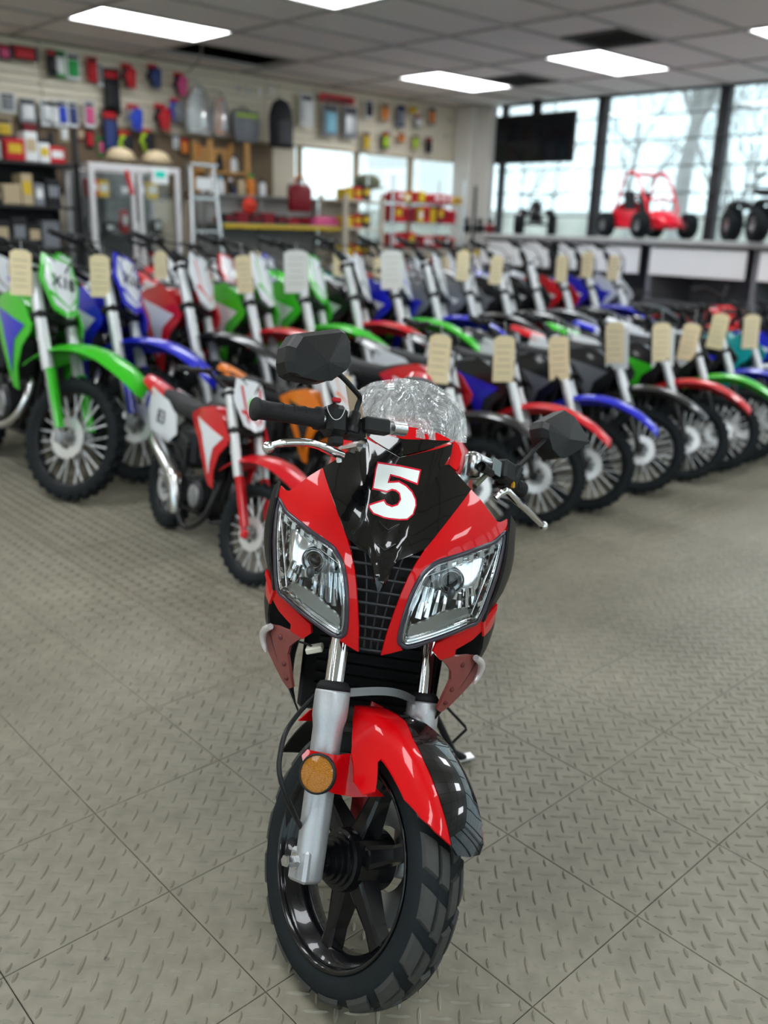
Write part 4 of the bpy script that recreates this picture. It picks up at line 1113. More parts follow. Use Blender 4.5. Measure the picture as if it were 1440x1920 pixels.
def flat_panel(poly, y, bulge, th, s):
    """side panel: outline in (x, z) at lateral y, bulging outward in the middle"""
    cx = sum(p[0] for p in poly) / len(poly); cz = sum(p[1] for p in poly) / len(poly); rad = max(sqrt((p[0] - cx) ** 2 + (p[1] - cz) ** 2) for p in poly)
    mb = MB(); sheet(mb, poly, lambda u, v: (u, s * (y + bulge * (1 - ((u - cx) ** 2 + (v - cz) ** 2) / rad ** 2)), v), .05, th, back=(0, -s, 0))
    return mb
DB = {}
def dm_(key, mb, m): DB[key] = (mb if not isinstance(mb, MB) else mb.mesh(key.rstrip('12'), m), m)
for i, s in enumerate((1, -1)):
    k = str(i + 1); y = .095 * s
    dm_('fork_tube' + k, MB().tube([sp_(.30, y, .030), sp_(.80, y, .030)], [.0265, .0275], 16).tube([sp_(.44, y, .030), sp_(.452, y, .030)], .0295, 16), FORKS)
    dm_('fork_slider' + k, MB().tube([sp_(-.02, y, .030), sp_(.08, y, .030), sp_(.31, y, .030)], [.018, .019, .019], 14).box((0, 0, 0), (.05, .03, .05), M=Matrix.Translation((0, y, .285)), bev=.008), FORKG)
    dm_('fork_guard' + k, MB().loft([[sp_(t, y + dy * 1.0, f) for dy, f in ((-.026, .045), (-.016, .062), (.016, .062), (.026, .045))] for t in (.02, .16, .30)], closed=False, caps=False).loft([[sp_(t, y + dy, f - .004) for dy, f in ((.026, .045), (.016, .062), (-.016, .062), (-.026, .045))] for t in (.02, .16, .30)], closed=False, caps=False), WHT)
    dm_('grip' + k, MB().tube([sp_(.90, .255 * s, -.035), sp_(.90, .375 * s, -.06)], .0165, 12).tube([sp_(.90, .250 * s, -.034), sp_(.90, .256 * s, -.035)], .024, 12), SEATM)
    dm_('hand_lever' + k, MB().tube(cat([sp_(.895, .20 * s, .0), sp_(.885, .24 * s, .035), sp_(.872, .31 * s, .040), sp_(.862, .375 * s, .030)], 4), [.006] * 12 + [.004], 6).box((0, 0, 0), (.03, .04, .03), M=Matrix.Translation(sp_(.90, .20 * s, -.01)), bev=.006), FRAMEB)
    shr = [(-.205, .775), (-.30, .865), (-.42, .915), (-.60, .875), (-.76, .815), (-.66, .765), (-.555, .705), (-.475, .60), (-.40, .465), (-.35, .455), (-.335, .56), (-.285, .665), (-.215, .735)]
    dm_('shroud' + k, flat_panel(shr, .095, .050, .006, s), GREEN)
    gfx = [(-.255, .765), (-.44, .80), (-.62, .825), (-.50, .745), (-.425, .64), (-.385, .53), (-.37, .60), (-.345, .69)]
    dm_('shroud_graphic' + k, flat_panel(gfx, .124, .025, .002, s), WHT)
    sid = [(-.97, .76), (-1.10, .835), (-1.40, .875), (-1.42, .74), (-1.33, .615), (-1.06, .575), (-.95, .65)]
    dm_('side_plate' + k, flat_panel(sid, .088, .022, .005, s), WHT)
    dm_('swingarm' + k, MB().box((0, 0, 0), (.42, .022, .045), M=Matrix.Translation((-.97, .075 * s, .325)) @ Matrix.Rotation(.2, 4, 'Y'), bev=.006), FORKG)
    dm_('foot_peg' + k, MB().box((-.80, .16 * s, .33), (.045, .10, .02), bev=.004).tube([(-.80, .08 * s, .33), (-.80, .13 * s, .33)], .012, 8), STEEL)
dm_('front_fender', shell(smooth_rows([(-.33, .605, .075), (-.20, .680, .105), (-.05, .718, .118), (.10, .712, .116), (.24, .665, .102), (.335, .608, .072), (.365, .585, .04)])), GREEN)
npoly = [(-.095, .845), (.095, .845), (.125, .72), (.075, .575), (0, .545), (-.075, .575), (-.125, .72)]
np_fn = lambda off: (lambda u, v: tuple(sp_(v, u, .105 + off - 1.2 * u * u)))
mb = MB(); sheet(mb, npoly, np_fn(0), .03, .004, back=(-1, 0, 0)); dm_('number_plate', mb, BLUE)
mb = MB(); sheet(mb, [(x * .80, .70 + (t - .695) * .84) for x, t in npoly], np_fn(.003), .03, .002, back=(-1, 0, 0)); dm_('plate_face', mb, WHT)
mb = MB()
for u0, v0, u1, v1, w in ((-.085, .66, .03, .585, .022), (.085, .66, .02, .60, .014), (-.070, .805, -.045, .62, .012), (.070, .805, .050, .64, .012)):
    d_ = Vector((u1 - u0, v1 - v0)).normalized(); n_ = Vector((-d_.y, d_.x)) * w / 2
    sheet(mb, [(u0 - n_.x, v0 - n_.y), (u1 - n_.x * .3, v1 - n_.y * .3), (u1 + n_.x * .3, v1 + n_.y * .3), (u0 + n_.x, v0 + n_.y)], np_fn(.0045), .03, 0)
dm_('plate_stripes', mb, BLUE)
dm_('handlebar', MB().tube(cat([sp_(.90, -.37, -.06), sp_(.90, -.23, -.03), sp_(.885, -.18, -.012), sp_(.80, -.09, .012), sp_(.785, 0, .015), sp_(.80, .09, .012), sp_(.885, .18, -.012), sp_(.90, .23, -.03), sp_(.90, .37, -.06)], 5), .0115, 10).tube([sp_(.872, -.165, -.01), sp_(.872, .165, -.01)], .008, 8), FRAMEB)
dm_('bar_pad', MB().box((0, 0, 0), (.045, .20, .045), M=Matrix.Translation(sp_(.872, 0, -.01)) @ Matrix.Rotation(-.47, 4, 'Y'), bev=.012), SEATM)
dm_('upper_clamp', MB().box((0, 0, 0), (.075, .25, .03), M=Matrix.Translation(sp_(.775, 0, .022)) @ Matrix.Rotation(-.47, 4, 'Y'), bev=.008).box((0, 0, 0), (.08, .25, .04), M=Matrix.Translation(sp_(.56, 0, .022)) @ Matrix.Rotation(-.47, 4, 'Y'), bev=.01), FRAMEB)
dm_('control_cables', MB().tube(cat([sp_(.90, -.19, .01), sp_(.86, -.08, .10), sp_(.74, .02, .085), sp_(.60, .05, .0)], 5), .004, 6).tube(cat([sp_(.90, .19, .01), sp_(.87, .10, .11), sp_(.72, 0, .09), sp_(.55, -.04, .0)], 5), .004, 6), FRAMEB)
dm_('fuel_tank', MB().loft([ring(-.36, .05, .74, .84), ring(-.44, .095, .68, .90), ring(-.56, .11, .66, .90), ring(-.68, .085, .70, .86), ring(-.74, .05, .74, .83)]), BLK)
dm_('seat', MB().loft([ring(-.56, .045, .845, .905, p=3), ring(-.64, .068, .80, .895, p=3), ring(-.80, .085, .755, .855, p=3.4), ring(-1.0, .095, .76, .855, p=3.4), ring(-1.22, .085, .80, .875, p=3), ring(-1.30, .05, .83, .88, p=3)]), SEATM)
dm_('rear_fender', shell(smooth_rows([(-1.08, .79, .085), (-1.25, .845, .10), (-1.42, .885, .095), (-1.58, .915, .078), (-1.66, .925, .05)]), arch=.035), GREEN)
dm_('frame', MB().tube(cat([(-.30, 0, .80), (-.34, 0, .62), (-.40, 0, .40), (-.46, 0, .27)], 4), .019, 8).tube([(-.46, .07, .26), (-.74, .09, .25), (-.80, .09, .36), (-.80, .085, .60)], .015, 8).tube([(-.46, -.07, .26), (-.74, -.09, .25), (-.80, -.09, .36), (-.80, -.085, .60)], .015, 8)
    .tube([(-.30, 0, .82), (-.55, 0, .72), (-.82, 0, .66)], .022, 8).tube([(-.80, .07, .62), (-1.36, .06, .80)], .012, 8).tube([(-.80, -.07, .62), (-1.36, -.06, .80)], .012, 8).tube([(-.80, .08, .45), (-1.20, .07, .72)], .011, 8).tube([(-.80, -.08, .45), (-1.20, -.07, .72)], .011, 8).tube([sp_(.50, 0, .0), sp_(.82, 0, .0)], .028, 12), FRAMEB)
mb = MB()
for k in range(9):
    w = .13 - .03 * abs(k - 4) / 4
    mb.box((0, 0, 0), (w, w, .007), M=Matrix.Translation((-.50 + .011 * k * .3, 0, .47 + .017 * k)), bev=.002)
mb.tube([(-.51, 0, .40), (-.48, 0, .64)], .045, 14); dm_('cylinder', mb, ENGM)
dm_('crankcase', MB().box((-.62, 0, .36), (.32, .17, .17), bev=.05).lathe([(.0001, -.125), (.075, -.125), (.09, -.11), (.095, .11), (.08, .125), (.0001, .125)], 22, Matrix.Translation((-.56, 0, .36)) @ Matrix.Rotation(pi / 2, 4, 'X'), smooth=False).lathe([(.0001, -.115), (.06, -.115), (.07, .115), (.0001, .115)], 18, Matrix.Translation((-.72, 0, .37)) @ Matrix.Rotation(pi / 2, 4, 'X'), smooth=False), ENGM)
dm_('engine_cover', MB().lathe([(.0001, .012), (.045, .012), (.065, .006), (.068, 0)], 22, Matrix.Translation((-.56, -.124, .36)) @ Matrix.Rotation(pi / 2, 4, 'X'), smooth=False), ENGS)
dm_('exhaust_pipe', MB().tube(cat([(-.44, -.02, .56), (-.36, -.06, .46), (-.38, -.11, .33), (-.52, -.145, .26), (-.70, -.15, .36), (-.86, -.13, .56), (-.98, -.13, .64)], 5), .017, 10), MUFF)
dm_('muffler', MB().tube([(-.96, -.13, .635), (-1.0, -.132, .65), (-1.30, -.15, .77), (-1.33, -.152, .782)], [.022, .042, .046, .03], 16), MUFF)
mb = MB().tube([(-.86, 0, .62), (-.92, 0, .36)], .014, 8)
q = [Vector((-.865 - .045 * t, 0, .59 - .19 * t)) + Vector((.034 * cos(t * 40), .034 * sin(t * 40), 0)) for t in [i / 56 for i in range(57)]]
mb.tube(q, .006, 5); dm_('shock_absorber', mb, FORKG)
dm_('airbox', MB().box((-.90, 0, .60), (.26, .15, .26), bev=.04).box((-.60, 0, .60), (.22, .12, .12), bev=.03).box((-.40, .07, .60), (.05, .09, .20), bev=.01).box((-.40, -.07, .60), (.05, .09, .20), bev=.01), ENGM)
dm_('skid_plate', MB().box((-.58, 0, .245), (.40, .19, .02), M=None, bev=.008).box((0, 0, 0), (.16, .17, .012), M=Matrix.Translation((-.40, 0, .31)) @ Matrix.Rotation(-1.0, 4, 'Y')), FRAMEB)
dm_('kick_stand', MB().tube([(-.76, .10, .27), (-.70, .235, .045)], .010, 8).box((-.70, .24, .04), (.05, .04, .012), bev=.003), STEEL)
dm_('chain_guide', MB().tube([(-.74, .085, .42), (-1.10, .085, .33)], .008, 6).tube([(-.74, .085, .31), (-1.14, .085, .215)], .008, 6).lathe([(.03, .080), (.088, .080), (.088, .086), (.03, .086)], 26, Matrix.Translation((-1.16, 0, .272)) @ YAX, smooth=False, close=True), ENGS)
STEERED = {'fork_tube', 'fork_slider', 'fork_guard', 'grip', 'hand_lever', 'front_fender', 'number_plate', 'plate_face', 'handlebar', 'bar_pad', 'upper_clamp', 'control_cables', 'front_wheel'}
SUB = {'plate_face': 'number_plate', 'plate_stripes': 'number_plate', 'grip1': 'handlebar', 'grip2': 'handlebar', 'hand_lever1': 'handlebar', 'hand_lever2': 'handlebar', 'bar_pad': 'handlebar',
       'shroud_graphic1': 'shroud1', 'shroud_graphic2': 'shroud2', 'engine_cover': 'crankcase', 'muffler': 'exhaust_pipe', 'fork_guard1': 'fork_slider1', 'fork_guard2': 'fork_slider2'}
TXT = {}
def letter_on(parent, txt, M_, size, m=INK, bold=.0):
    key = (txt, size, m.name)
    if key not in TXT: TXT[key] = text_mesh(txt, 'lettering', m, size, .0008, .15, bold)
    o = link_obj('lettering', TXT[key], parent); o.matrix_local = M_
    return o
PIT_EX = MB().tube(cat([(-.44, -.02, .56), (-.36, -.08, .44), (-.40, -.13, .26), (-.56, -.155, .17), (-.68, -.16, .24)], 5), .018, 10).mesh('exhaust_pipe', FRAMEB)
PIT_MU = MB().tube([(-1.14, -.165, .60), (-1.12, -.165, .59), (-.78, -.165, .44), (-.75, -.165, .42), (-.69, -.165, .235), (-.685, -.165, .22)], [.025, .040, .046, .046, .034, .026], 16).mesh('muffler', MUFF)
def dirt_bike(name, x, y, label, cols_, group, slider=None, pit=False, steer=28, lean=-8, head=-90, scale=1.0, plate_txt=None, side_txt=None, skip=()):
    """cols_: fender, shroud, plate, graphic, rear, guard, side"""
    cf, cs, cp, cg, cr, cgd, csd = cols_
    root = empty(name)
    root.matrix_world = Matrix.Translation((x, y, 0)) @ Matrix.Rotation(radians(head), 4, 'Z') @ Matrix.Rotation(radians(lean), 4, 'X') @ Matrix.Scale(scale, 4)
    tag(root, label, 'dirt bike', group)
    col = {'front_fender': cf, 'shroud1': cs, 'shroud2': cs, 'number_plate': cp, 'shroud_graphic1': cg, 'shroud_graphic2': cg, 'rear_fender': cr, 'fork_guard1': cgd, 'fork_guard2': cgd, 'side_plate1': csd, 'side_plate2': csd, 'fuel_tank': cs if cs is not WHT else BLK}
    col['plate_stripes'] = cp if cp is not WHT else (cs if cs is not WHT else cg)
    if slider: col['fork_slider1'] = col['fork_slider2'] = slider
    if pit: skip = tuple(skip) + ('exhaust_pipe',)
    SM_ = Matrix.Translation(P0) @ Matrix.Rotation(radians(steer), 4, SA) @ Matrix.Translation(-P0)
    objs = {}
    for key, (me, m) in DB.items():
        if key in skip: continue
        par = SUB.get(key); base = key.rstrip('12')
        if par in skip: continue
        o = link_obj(base, me, objs[par] if par else root)
        if par is None and base in STEERED: o.matrix_local = SM_
        if key in col and col[key] is not None:
            o.material_slots[0].link = 'OBJECT'; o.material_slots[0].material = col[key]
        objs[key] = o
    for nm, d, loc, fr in (('front_tire', WF, (0, 0, .285), True), ('rear_tire', WR, (-1.16, 0, .272), False)):
        M_ = Matrix.Translation(loc); M_ = SM_ @ M_ if fr else M_
        t = link_obj(nm, d['tire'], root, M_)
        for nn, kk in (('rim', 'rim'), ('spokes', 'spokes'), ('hub', 'hub'), ('brake_disc', 'disc')): link_obj(nn, d[kk], t)
    if pit: link_obj('muffler', PIT_MU, link_obj('exhaust_pipe', PIT_EX, root))
    if plate_txt:
        c = sp_(.715, 0, .111); R_ = cols((0, 1, 0), SA, FWD, c)
        letter_on(objs['plate_face'], plate_txt, R_, .085, bold=.001)
    if side_txt:
        R_ = cols((-1, 0, 0), (0, 0, 1), (0, -1, 0), (-1.16, -.118, .715)) ; R_ = cols((1, 0, 0), (0, 0, 1), (0, -1, 0), (-1.17, -.1135, .715))
        letter_on(objs['side_plate2'], side_txt, R_, .13)
    return root, SM_, objs
DB_ORDER = ['handlebar', 'number_plate', 'shroud1', 'shroud2', 'crankcase', 'exhaust_pipe', 'fork_slider1', 'fork_slider2']
DB = {**{k: DB[k] for k in DB_ORDER}, **{k: v for k, v in DB.items() if k not in DB_ORDER}}
def price_tag(root, SM_, label, y=-.10, sheet_too=False, drop=.0, white=False, t=.86, f=.10):
    """card hung by a string from the handlebar"""
    w = root.matrix_world @ SM_ @ sp_(t, y, f); w = Vector(w)
    g = empty('price_tag', (w.x, w.y, w.z)); tag(g, label, 'price tag', 'price tags on the handlebars')
    face = atan2(-w.y, -w.x) + pi / 2 + rnd.uniform(-.35, .35)
    R_ = Matrix.Rotation(face, 4, 'Z') @ Matrix.Rotation(rnd.uniform(-.12, .12), 4, 'Y')
    MB().tube([(0, 0, 0), R_ @ Vector((.004, 0, -.045 - drop))], .0012, 4).build('string', WHITE, g)
    L = .18 if not white else .22; wd = .092 if not white else .14
    card = MB().prism([(-wd / 2, -.06 - L - drop), (wd / 2, -.06 - L - drop), (wd / 2, -.055 - drop), (wd / 4, -.04 - drop), (-wd / 4, -.04 - drop), (-wd / 2, -.055 - drop)], -.0008, .0008, M=R_ @ Matrix.Rotation(pi / 2, 4, 'X')).build('card', TAGW if white else TAGM, g)
    mb = MB()
    for k in range(5): mb.box((-.004 * (k % 2), -.0012, -.085 - .024 * k * L / .15 - drop), (wd * (.72 - .1 * (k % 3)), .0004, .003), M=R_)
    mb.build('handwriting', mat('faded_ink', (.30, .26, .20), .8), card)
    if sheet_too:
        MB().box((.01, .006, -.17 - drop), (.115, .0008, .20), M=R_).build('sheet', TAGW, g)
    return g
def sch(f, sh=None, plate=None, gfx=None, rear=None, guard=None, side=None):
    return (f, sh or f, plate or WHT, gfx or WHT, rear or f, guard or WHT, side or WHT)
bikes = []
G1 = 'dirt bikes in the front row'
row1 = [  # x, y, name of colour, scheme, steer, extra label
    (2.72, 2.37, sch(BLK, REDP_, WHT, WHT, BLK), 30, 'dirt bike with black front fender half hidden behind the windscreen, leftmost of the front row'),
    (3.08, 2.33, sch(REDP_, BLK, WHT, BLUE, BLK), 28, 'dirt bike with red front fender directly right of the black-fendered one, front row'),
    (3.45, 2.32, sch(BLUE, BLK, WHT, GREY, BLK), 26, 'dirt bike with blue front fender just right of the sport bike mirror, front row'),
    (3.92, 2.33, sch(BLK, BLK, WHT, GREY, BLK), 27, 'dirt bike with black front fender and a fully visible spoked front wheel, front row'),
    (4.33, 2.31, sch(REDP_, BLK, WHT, GREEN, REDP_), 26, 'dirt bike with red front fender, second red one of the front row'),
    (4.66, 2.30, sch(GREEN, BLK, WHT, WHT, GREEN), 27, 'dirt bike with dark green front fender near the right edge, front row'),
    (4.99, 2.31, sch(BLUE, BLK, WHT, BLUE, BLUE), 26, 'dirt bike with blue front fender near the right edge, front row'),
    (5.34, 2.31, sch(WHT, TEAL, WHT, TEAL, WHT), 27, 'white and teal dirt bike cut off at the right edge, front row'),
    (5.68, 2.31, sch(BLK, BLUE, WHT, WHT, BLK), 27, 'black and blue dirt bike just outside the right edge, front row')]
tag_lab = ['beige price tag beside the clear windscreen', 'beige price tag over the red-fendered front row bike', 'beige price tag over the blue-fendered front row bike', 'beige price tag with white sheet over the black-fendered front row bike',
           'beige price tag over the second red-fendered front row bike', 'beige price tag over the dark green front row bike', 'beige price tag over the rightmost blue front row bike', 'beige price tag over the white and teal bike', None]
for k, (x, y, c, st, lab) in enumerate(row1):
    b = dirt_bike('dirt_bike', x, y, lab, c, G1, slider=BLK, pit=True, steer=st, lean=-6, head=-90 + rnd.uniform(-1, 1), scale=.76, skip=('number_plate', 'fork_guard1', 'fork_guard2'))
    bikes.append(b)
    if tag_lab[k]: price_tag(b[0], b[1], tag_lab[k], y=-.24, sheet_too=(k in (3, 4)), drop=.02 * (k % 3))
G2 = 'dirt bikes in the second row'
row2 = [(1.66, 3.90, (GREEN, GREEN, GREEN, BLUE, GREEN, GREEN, WHT), 'green dirt bike with X18 number plate at the far left, nearest of its row', 'X18'),
        (2.05, 4.00, (BLUE, BLUE, BLUE, WHT, BLUE, BLUE, WHT), 'blue dirt bike with X16 number plate beside the green one', 'X16'),
        (2.50, 4.02, sch(BLK, REDP_, WHT, WHT, GREY), 'dirt bike with black front fender and red shrouds behind the small red bike', None),
        (2.90, 4.02, sch(REDP_, GREEN, WHT, WHT, REDP_), 'dirt bike with dark red fender left of the sport bike mirror, second row', None),
        (3.30, 4.04, sch(GREEN, GREEN, GREEN, WHT, GREEN), 'dirt bike with green fender directly behind the left mirror, second row', None),
        (3.68, 4.06, sch(REDP_, BLK, WHT, WHT, WHT), 'dirt bike with red fender right of the left mirror, second row', None),
        (4.05, 4.06, sch(GREEN, BLUE, WHT, WHT, GREEN), 'dirt bike with green fender above the windscreen, second row', None),
        (4.42, 4.08, sch(BLUE, GREY, WHT, BLUE, WHT), 'dirt bike with blue fender above the windscreen, second row', None),
        (4.80, 4.10, sch(BLK, GREY, WHT, WHT, BLK), 'black dirt bike right of the blue one above the windscreen, second row', None),
        (5.18, 4.10, sch(BLK, BLK, GREY, GREY, BLK), 'all-black dirt bike in the middle of the second row', None),
        (5.56, 4.12, sch(GREY, BLK, GREY, WHT, GREY), 'grey and black dirt bike in the second row behind the red fender', None),
        (5.94, 4.12, sch(BLK, REDP_, WHT, WHT, BLK), 'black dirt bike with red shrouds behind the front row', None),
        (6.32, 4.14, sch(BLUE, BLUE, WHT, WHT, BLUE), 'blue dirt bike with high tail behind the black front row bike', None),
        (6.72, 4.14, sch(BLK, WHT, WHT, BLUE, WHT), 'black and white dirt bike behind the green front row bike', None)]
for k, (x, y, c, lab, tx) in enumerate(row2):
    b = dirt_bike('dirt_bike', x, y, lab, c, G2, steer=24 + (k * 7) % 9, lean=-7, head=-90 + rnd.uniform(-1.5, 1.5), plate_txt=tx, skip=() if k < 8 else ('number_plate',))
    bikes.append(b)
    if k in (0, 1, 3, 4, 6, 8, 9, 11, 12, 13):
        price_tag(b[0], b[1], 'beige price tag on the ' + ' '.join(lab.split(',')[0].replace(' at the far left', '').split()[:10]), y=-.22, drop=.03 * (k % 2), white=k in (4, 6))
G3 = 'dirt bikes in the third row'
row3 = [(1.75, 5.97, sch(WHT, GREY, WHT, PINK, WHT), 'white dirt bike at the left end of the third row'),
        (2.18, 5.97, sch(WHT, BLK, WHT, WHT, BLK), 'white and black dirt bike behind the X18 bike'),
        (2.62, 5.97, sch(GREEN, BLK, GREEN, WHT, GREEN), 'dirt bike with green-striped plate before the glass cabinet'),
        (3.06, 5.97, sch(BLUE, REDP_, BLUE, WHT, BLUE), 'dirt bike with blue-striped plate before the glass cabinet'),
        (3.50, 5.97, sch(BLK, BLK, WHT, WHT, BLK), 'black dirt bike before the step ladder'),
        (3.94, 5.97, sch(REDP_, REDP_, REDP_, WHT, REDP_), 'dirt bike with red fender and white plate below the grey counter'),
        (4.36, 5.97, sch(BLUE, REDP_, BLUE, WHT, BLUE), 'dirt bike with blue fender and striped plate below the grey counter'),
        (4.80, 5.97, sch(BLK, GREEN, WHT, GREEN, BLK), 'black and green dirt bike behind the large white price sheet'),
        (5.24, 5.97, sch(TEAL, TEAL, WHT, WHT, TEAL), 'teal and white dirt bike below the counter end'),
        (5.66, 5.97, sch(BLUE, REDP_, WHT, BLUE, BLUE), 'blue and red dirt bike before the wire rack'),
        (6.10, 5.97, sch(REDP_, BLK, WHT, WHT, WHT), 'red and white dirt bike before the wire rack'),
        (6.54, 5.97, sch(BLK, WHT, WHT, BLUE, BLK), 'black and white dirt bike before the right end of the wire rack'),
        (6.92, 5.97, sch(BLK, ORG, WHT, WHT, BLK), 'black and orange dirt bike before the corner column')]
for k, (x, y, c, lab) in enumerate(row3):
    b = dirt_bike('dirt_bike', x, y, lab, c, G3, steer=20 + (k * 5) % 12, lean=-7, head=-90 + rnd.uniform(-1.5, 1.5), scale=.93, skip=('shock_absorber', 'chain_guide', 'kick_stand', 'control_cables'))
    if k in (1, 3, 4, 6, 8, 9, 11): price_tag(b[0], b[1], 'beige price tag on the ' + lab.split(' before')[0].split(' below')[0].split(' behind')[0] + ' in third row', y=-.22, drop=.04 * (k % 2))
# the small red bike and its orange neighbour
b = dirt_bike('pit_bike', 1.72, 2.53, 'small red and white pit bike with 83 on its side plate', (REDP_, REDP_, WHT, WHT, REDP_, REDP_, WHT), 'small bikes beside the sport motorcycle', slider=REDP_, pit=True, steer=16, lean=-9, head=-97, scale=.655, side_txt='83', skip=('kick_stand',))
A_ = cols((0, 1, 0), SA, FWD, sp_(.70, 0, .1105))
MB().prism([(.042 * (1 if k % 2 else .80) * cos(2 * pi * k / 16), .042 * (1 if k % 2 else .80) * sin(2 * pi * k / 16)) for k in range(16)], 0, .002, M=A_).build('lime_sticker', mat('lime_green_sticker', (.12, .62, .05), .4), b[2]['plate_face'])
for s in (-1, 1): MB().prism([(s * .062, .11), (s * .078, .10), (s * .055, -.10), (s * .040, -.11)], 0, .0015, M=A_ @ Matrix.Translation((0, 0, -.006))).build('red_stripe', DECALR, b[2]['plate_face'])
price_tag(b[0], b[1], 'beige price tag on the small red pit bike', y=-.05)
b = dirt_bike('pit_bike', 2.24, 2.60, 'small orange and black pit bike half hidden behind the sport bike grip', (ORG, ORG, WHT, BLK, ORG, BLK, BLK), 'small bikes beside the sport motorcycle', slider=BLK, pit=True, steer=18, lean=-8, head=-93, scale=.66, skip=('kick_stand',))
price_tag(b[0], b[1], 'beige price tag on the small orange pit bike', y=.02)

# ================================================================== SHOP FITTINGS AND STOCK
ORD = ['first', 'second', 'third', 'fourth', 'fifth', 'sixth', 'seventh', 'eighth', 'ninth', 'tenth', 'eleventh', 'twelfth']
def hue(name, c, r=.45): return mat(name, c, r)
C_RED = hue('stock_red', (.50, .012, .020)); C_DRED = hue('stock_dark_red', (.20, .008, .016)); C_BLK = hue('stock_black', (.010, .010, .012)); C_WHT = hue('stock_white', (.72, .74, .74)); C_GRY = hue('stock_grey', (.20, .21, .23))
C_GRN = hue('stock_green', (.015, .34, .07)); C_BLU = hue('stock_blue', (.02, .06, .52)); C_YEL = hue('stock_yellow', (.62, .42, .02)); C_PNK = hue('stock_pink', (.62, .08, .22)); C_ORG = hue('stock_orange', (.66, .20, .03))
C_LBL = hue('stock_light_blue', (.25, .55, .70)); C_LIM = hue('stock_lime', (.40, .60, .03)); C_TAN = hue('stock_tan', (.48, .38, .24)); C_NVY = hue('stock_navy', (.03, .05, .17)); C_SLV = mat('stock_silver', (.5, .51, .52), .3, metal=.7)
CLEARB = glass_mat('clear_bag', (.93, .95, .95), .15, 1.2, haze=.35)
def box_stock(name, c, size, m, label, cat_, group, strip=None, rz=0.0):
    """carton: body with a lid seam, and a printed band as a part"""
    t = empty(name, c); t.rotation_euler.z = rz; tag(t, label, cat_, group)
    w, d, h = size
    MB().box((0, 0, h / 2), size, bev=min(size) * .06).build('carton', m, t)
    MB().box((0, -d / 2 - .0006, h * .55), (w * .7, .0012, h * .42)).build('printed_label', strip or C_WHT, t)
    return t
def jug(c, h, m, capm, label, group, cat_='bottle'):
    t = empty('oil_bottle', c); tag(t, label, cat_, group)
    MB().loft([ring_z(0, .42 * h, .26 * h), ring_z(.03 * h, .46 * h, .28 * h), ring_z(.62 * h, .46 * h, .28 * h), ring_z(.78 * h, .24 * h, .2 * h), ring_z(.84 * h, .14 * h, .14 * h)]).build('bottle_body', m, t)
    MB().lathe([(.12 * h, .84 * h), (.13 * h, .86 * h), (.13 * h, .97 * h), (.10 * h, h), (.0001, h)], 14).build('cap', capm, t)
    return t
def ring_z(z, w, d, n=14, p=3.2):
    return [Vector((w / 2 * abs(cos(a)) ** (2 / p) * (1 if cos(a) > 0 else -1), d / 2 * abs(sin(a)) ** (2 / p) * (1 if sin(a) > 0 else -1), z)) for a in [2 * pi * k / n for k in range(n)]]
GLV = {}
def glove_mesh(part):
    if part in GLV: return GLV[part]
    mb = MB()
    if part == 'palm':
        mb.loft([ring_z(z, w, d) for z, w, d in ((.0, .075, .03), (.03, .085, .035), (.08, .095, .036), (.12, .090, .030))])
        for k, (x, l) in enumerate(((-.033, .055), (-.011, .068), (.011, .064), (.033, .05))):
            mb.tube([(x, 0, .115), (x * 1.12, -.004, .115 + l * .6), (x * 1.15, -.010, .115 + l)], [.011, .0105, .007], 8)
        mb.tube([(.040, 0, .045), (.062, -.006, .075), (.066, -.012, .10)], [.013, .012, .008], 8)
    GLV[part] = mb.mesh('glove_palm', C_BLK)
    return GLV[part]
def glove_pair(px, py, m, m2, label, z_up=.0, sc=1.0):
    p = at_y(px, py, 8.43)
    t = empty('riding_gloves', (p.x, 8.45, p.z - .11 * sc)); tag(t, label, 'gloves', 'gloves on the slatwall'); t.scale = (sc,) * 3
    MB().box((0, -.004, .225), (.11, .004, .05), bev=.001).tube([(0, 0, .235), (0, .085, .24)], .004, 6).build('header_card', C_RED, t)
    for k, dx in enumerate((-.022, .024)):
        o = link_obj('glove', glove_mesh('palm'), t); o.matrix_local = Matrix.Translation((dx, -.03 - .03 * k, .21)) @ Matrix.Rotation(pi + (.12 if k else -.1), 4, 'Y')
        o.material_slots[0].link = 'OBJECT'; o.material_slots[0].material = m if k == 0 else m2
    return t
def blister(px, py, w, h, m, m2, label, group='carded parts on the slatwall', name='carded_part', y=8.47):
    p = at_y(px, py, y); t = empty(name, (p.x, y, p.z)); tag(t, label, 'hanging pack', group)
    MB().box((0, 0, 0), (w, .004, h), bev=.0015).tube([(0, .0, h * .42), (0, .07, h * .44)], .003, 6).build('backing_card', m, t)
    MB().loft([[Vector((w * .36 * k * a, -.003 - dz, -.06 * h + h * .32 * k * b)) for a, b in ((-1, -1), (1, -1), (1, 1), (-1, 1))] for k, dz in ((1, 0), (.92, .018), (.6, .024))], smooth=False).build('blister', m2, t)
    MB().box((0, -.003, h * .36), (w * .8, .002, h * .14)).build('header_print', C_BLK if m is not C_BLK else C_RED, t)
    return t
